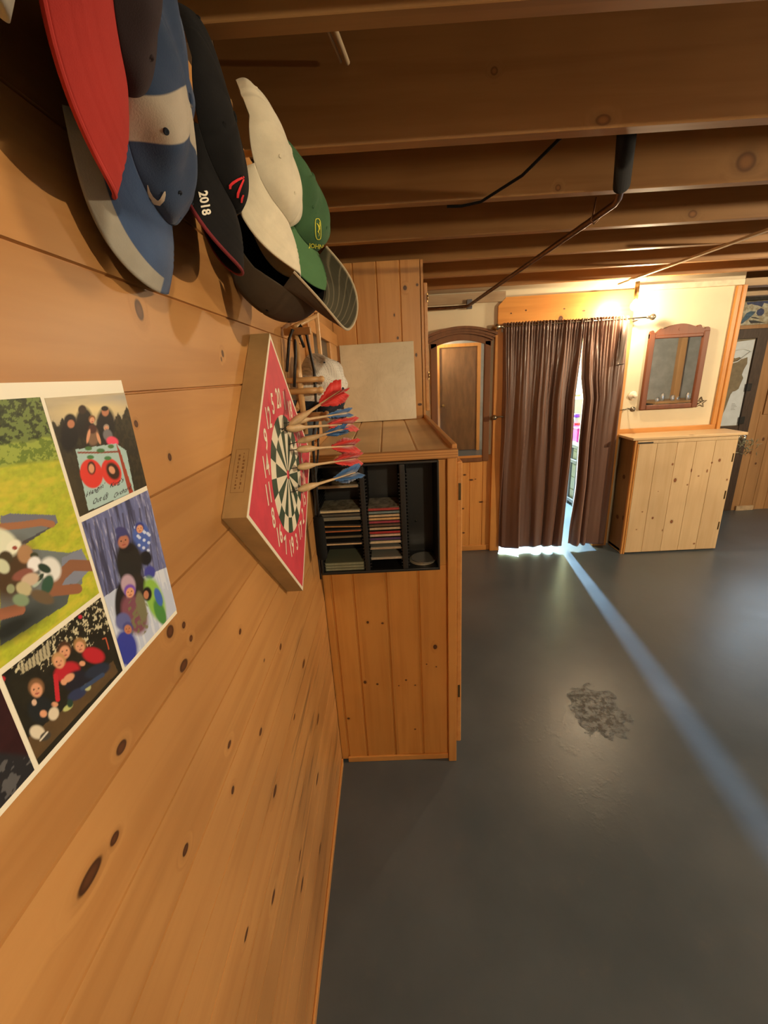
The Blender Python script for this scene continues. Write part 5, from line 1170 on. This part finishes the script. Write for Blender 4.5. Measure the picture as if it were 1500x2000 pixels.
c.ell(178, 925, 22, 29, S(206, 58, 48), -0.25, 0.05); c.ell(217, 922, 19, 27, S(206, 58, 48), -0.3, 0.05); c.ell(178, 914, 8, 13, S(48, 30, 22), -0.1); c.ell(178, 915, 5.5, 9, SKINL, -0.1); c.ell(220, 920, 12, 18, S(50, 34, 20), -0.45); c.ell(218, 918, 5.5, 8, SKINL, -0.5); c.ell(176, 893, 7, 4, S(64, 120, 70)); c.ell(210, 895, 7, 4, S(64, 120, 70))
for body, x0, y0, dx, dy, k_ in (("Hangin'", 186, 957, 36, -20, 15), ('Out @', 196, 974, 30, -14, 15), ("King's", 228, 943, 26, -13, 14), ('Orchard', 239, 960, 34, -18, 14)):
    v, f = text_mesh(body, 1.0, 0.012); wd = max(p[0] for p in v) - min(p[0] for p in v); ux, uy = dx / wd, dy / wd
    for fc in f: c.poly([(x0 + v[q][0] * ux + v[q][1] * 0.25 * k_, y0 + v[q][0] * uy - v[q][1] * k_) for q in fc], S(40, 34, 44))
c.build('photo', 'photo of a family behind an apple painted board')

# middle right: snowy woods
c = Canvas(0.3355, 0.4405, 1.3235, 1.4735); n, n2 = c.noise(0.004, 0.05, 8), c.noise(0.002, 0.012, 9, 4)
c.C = S(96, 104, 150) * (0.55 + 0.9 * n[..., None]); c.blend((n2 - 0.55) * 5, S(168, 172, 206), 0.7); c.blend((0.42 - n) * 6, S(50, 52, 78), 0.8)
for x in range(162, 300, 11): c.line([(x, 985 + 0.3 * (300 - x)), (x + 22, 1150), (x + 30, 1190)], 1.6 + (x % 3), S(58, 56, 76), 0.7)
sn = c.poly([(200, 1168), (226, 1150), (300, 1118), (345, 1100), (345, 1210), (230, 1320)], S(176, 188, 214)); c.blend(sn * (n > 0.5), S(204, 212, 228), 0.7)
c.ell(276, 1048, 17, 28, S(70, 96, 176), -0.1); 
for k_ in range(14): c.ell(264 + (k_ * 37) % 28, 1030 + (k_ * 53) % 48, 3, 3, S(190, 204, 236))
face(c, 272, 1032, 8, SKINL, HAIR, 0.1, S(52, 60, 130)); c.ell(284, 1090, 12, 14, S(24, 24, 28)); c.ell(292, 1118, 11, 13, S(62, 66, 150)); c.ell(252, 1100, 26, 46, S(34, 34, 32), -0.1); c.ell(246, 1070, 14, 10, S(26, 25, 24)); c.ell(236, 1180, 12, 44, S(34, 30, 28)); c.ell(268, 1150, 20, 30, S(40, 36, 32))
face(c, 240, 1056, 13, S(168, 112, 92), HAIR, 0.3, S(58, 60, 108)); c.ell(236, 1038, 12, 9, S(62, 64, 116), 0.2)
c.ell(262, 1200, 24, 40, S(116, 72, 88), -0.3); c.blend(np.clip((c.noise(0.004, 0.004, 12) - 0.5) * 8, 0, 1) * (np.hypot((c.X - 268) / 24, (c.P - 1205) / 40) < 1), S(110, 112, 78), 0.9)
c.ell(250, 1142, 14, 20, S(172, 150, 170), -0.15); face(c, 253, 1156, 10, SKINL, HAIR, 0.2, S(112, 76, 176)); c.ell(302, 1170, 17, 44, S(132, 178, 74), -0.3); c.ell(312, 1196, 10, 26, S(70, 128, 62), -0.35); c.ell(309, 1166, 7, 18, S(58, 96, 180), -0.3); c.ell(287, 1160, 9, 14, S(30, 28, 26)); c.ell(285, 1162, 5, 8, SKIN); c.ell(276, 1185, 9, 30, S(112, 110, 84), -0.2)
c.ell(246, 1266, 22, 36, S(48, 58, 152), -0.1); c.ell(240, 1214, 15, 17, S(88, 94, 150)); face(c, 249, 1228, 9, SKIN, HAIR, -0.2, S(66, 72, 132))
c.build('photo', 'photo of people in winter coats in a snowy wood')

# lower middle: children on the ground under trees
c = Canvas(0.2295, 0.3315, 1.3235, 1.4030); n, n2 = c.noise(0.006, 0.006, 14), c.noise(0.0025, 0.0025, 15, 4)
c.C = S(34, 32, 22) * (0.6 + 0.8 * n[..., None]); m_ = (n2 > 0.60) & (c.P < 1295 - 0.45 * c.X + 70 * n); c.blend(m_.astype(float), S(196, 190, 160), 0.9); c.poly([(38, 1305), (98, 1250), (98, 1282), (40, 1318)], S(164, 158, 132))
for k_ in range(9): c.line([(38 + 7 * k_, 1296 - 6 * k_), (42 + 7 * k_, 1322 - 6 * k_)], 1.6, S(30, 28, 24))
gr = c.poly([(62, 1492), (55, 1440), (130, 1380), (220, 1290), (230, 1312)], S(92, 72, 46)); c.blend(gr * n, S(64, 52, 34), 0.6); c.line([(200, 1248), (206, 1246), (212, 1268)], 2, S(190, 90, 60)); c.ell(156, 1205, 4, 4, S(180, 40, 60)); c.ell(4, 1326, 6, 5, S(180, 40, 50))
c.ell(182, 1280, 22, 15, S(172, 36, 46), 0.3); c.ell(130, 1312, 26, 18, S(172, 36, 46), -0.4); c.line([(108, 1320), (112, 1366)], 9, S(184, 40, 50)); c.ell(150, 1330, 26, 20, S(30, 30, 40), -0.5); c.ell(190, 1310, 26, 12, S(36, 44, 62), -0.4); c.ell(150, 1356, 20, 10, S(44, 52, 84), -0.5)
face(c, 125, 1272, 13, SKINL, S(70, 48, 32), 0.2); face(c, 155, 1262, 11, SKINL, S(150, 116, 74), -0.2); face(c, 114, 1292, 12, SKINL, S(180, 140, 96), -0.3); c.ell(134, 1324, 12, 7, SKINL, -0.6); c.ell(160, 1296, 6, 5, SKINL); c.ell(124, 1332, 6, 6, SKINL); c.ell(106, 1376, 7, 5, SKINL); c.ell(132, 1382, 11, 5, S(176, 184, 120), -0.6); c.ell(136, 1374, 6, 8, S(40, 62, 50)); c.ell(170, 1342, 7, 7, S(170, 176, 130)); c.line([(160, 1345), (200, 1318)], 8, S(52, 68, 100))
c.ell(78, 1386, 24, 26, S(30, 34, 36), 0.2); face(c, 70, 1346, 14, SKINL, S(120, 88, 60), -0.1); c.ell(84, 1394, 7, 7, SKINL); c.ell(104, 1394, 10, 13, S(206, 196, 176), 0.3); c.ell(72, 1430, 15, 13, S(206, 198, 180), 0.4); c.ell(88, 1438, 12, 8, S(60, 58, 54), -0.6); c.line([(78, 1446), (92, 1430)], 3, S(210, 206, 196)); c.ell(66, 1372, 5, 6, S(200, 170, 150))
c.build('photo', 'photo of children in red sitting under trees')

# lower left: dark photo cut by the frame
c = Canvas(-0.012, 0.2255, 1.3235, 1.4030); n = c.noise(0.01, 0.006, 20)
c.C = S(46, 20, 22) * (0.6 + 0.8 * n[..., None]); c.blend((c.P - 1465 - 0.1 * c.X) / 10, S(36, 36, 40)); c.blend(((c.P - 1465) / 10 > 0.5) * (n > 0.56), S(96, 96, 100), 0.7)
c.build('photo', 'dark reddish photo cut off by the left edge')
# ------------------------------------------------------------------ lamps of the room, daylight
LB = (4.0, 0.95, 2.03)
bulb(*LB, ZJ, 'lit bare bulb out of view to the right', emis('lit_bulb_right', (1.0, 0.78, 0.50), 6400.0, (1, 1, 1)))
bulb(0.70, -1.25, 2.112, ZS - 0.001, 'lit bare bulb behind the camera', emis('lit_bulb_behind', (1.0, 0.80, 0.52), 1750.0, (1, 1, 1)))
# unseen bulb added behind the curtain as a stand-in for cool daylight
bulb(1.86, 6.05, 1.70, 2.36, 'unseen cool bulb added behind the curtain, standing in for daylight', emis('daylight_stand_in', (0.46, 0.76, 1.0), 15000.0, (1, 1, 1)), 0.052)
bpy.ops.object.select_all(action='DESELECT') if bpy.ops.object.select_all.poll() else None
ld = bpy.data.lights.new('daylight_window', 'AREA'); ld.shape = 'RECTANGLE'; ld.size = 1.4; ld.size_y = 0.85; ld.energy = 8; ld.color = (0.55, 0.78, 1.0)
lo = bpy.data.objects.new('daylight_window', ld); COL.objects.link(lo); lo.location = (4.48, YR - 0.04, 1.48); lo.rotation_euler = (math.radians(-90), 0, 0)
w_ = bpy.data.worlds.new('world'); scene.world = w_; w_.use_nodes = True
w_.node_tree.nodes['Background'].inputs[0].default_value = (0.9, 0.75, 0.6, 1); w_.node_tree.nodes['Background'].inputs[1].default_value = 0.05
vs = scene.view_settings; vs.view_transform = 'Standard'; vs.look = 'None'; vs.exposure = 0.55; vs.gamma = 1.0; vs.use_curve_mapping = False
scene.cycles.use_denoising = True
scene.cycles.max_bounces = 8; scene.cycles.diffuse_bounces = 5; scene.cycles.glossy_bounces = 4; scene.cycles.transparent_max_bounces = 8
scene.cycles.sample_clamp_indirect = 4.0; scene.cycles.caustics_reflective = False; scene.cycles.caustics_refractive = False
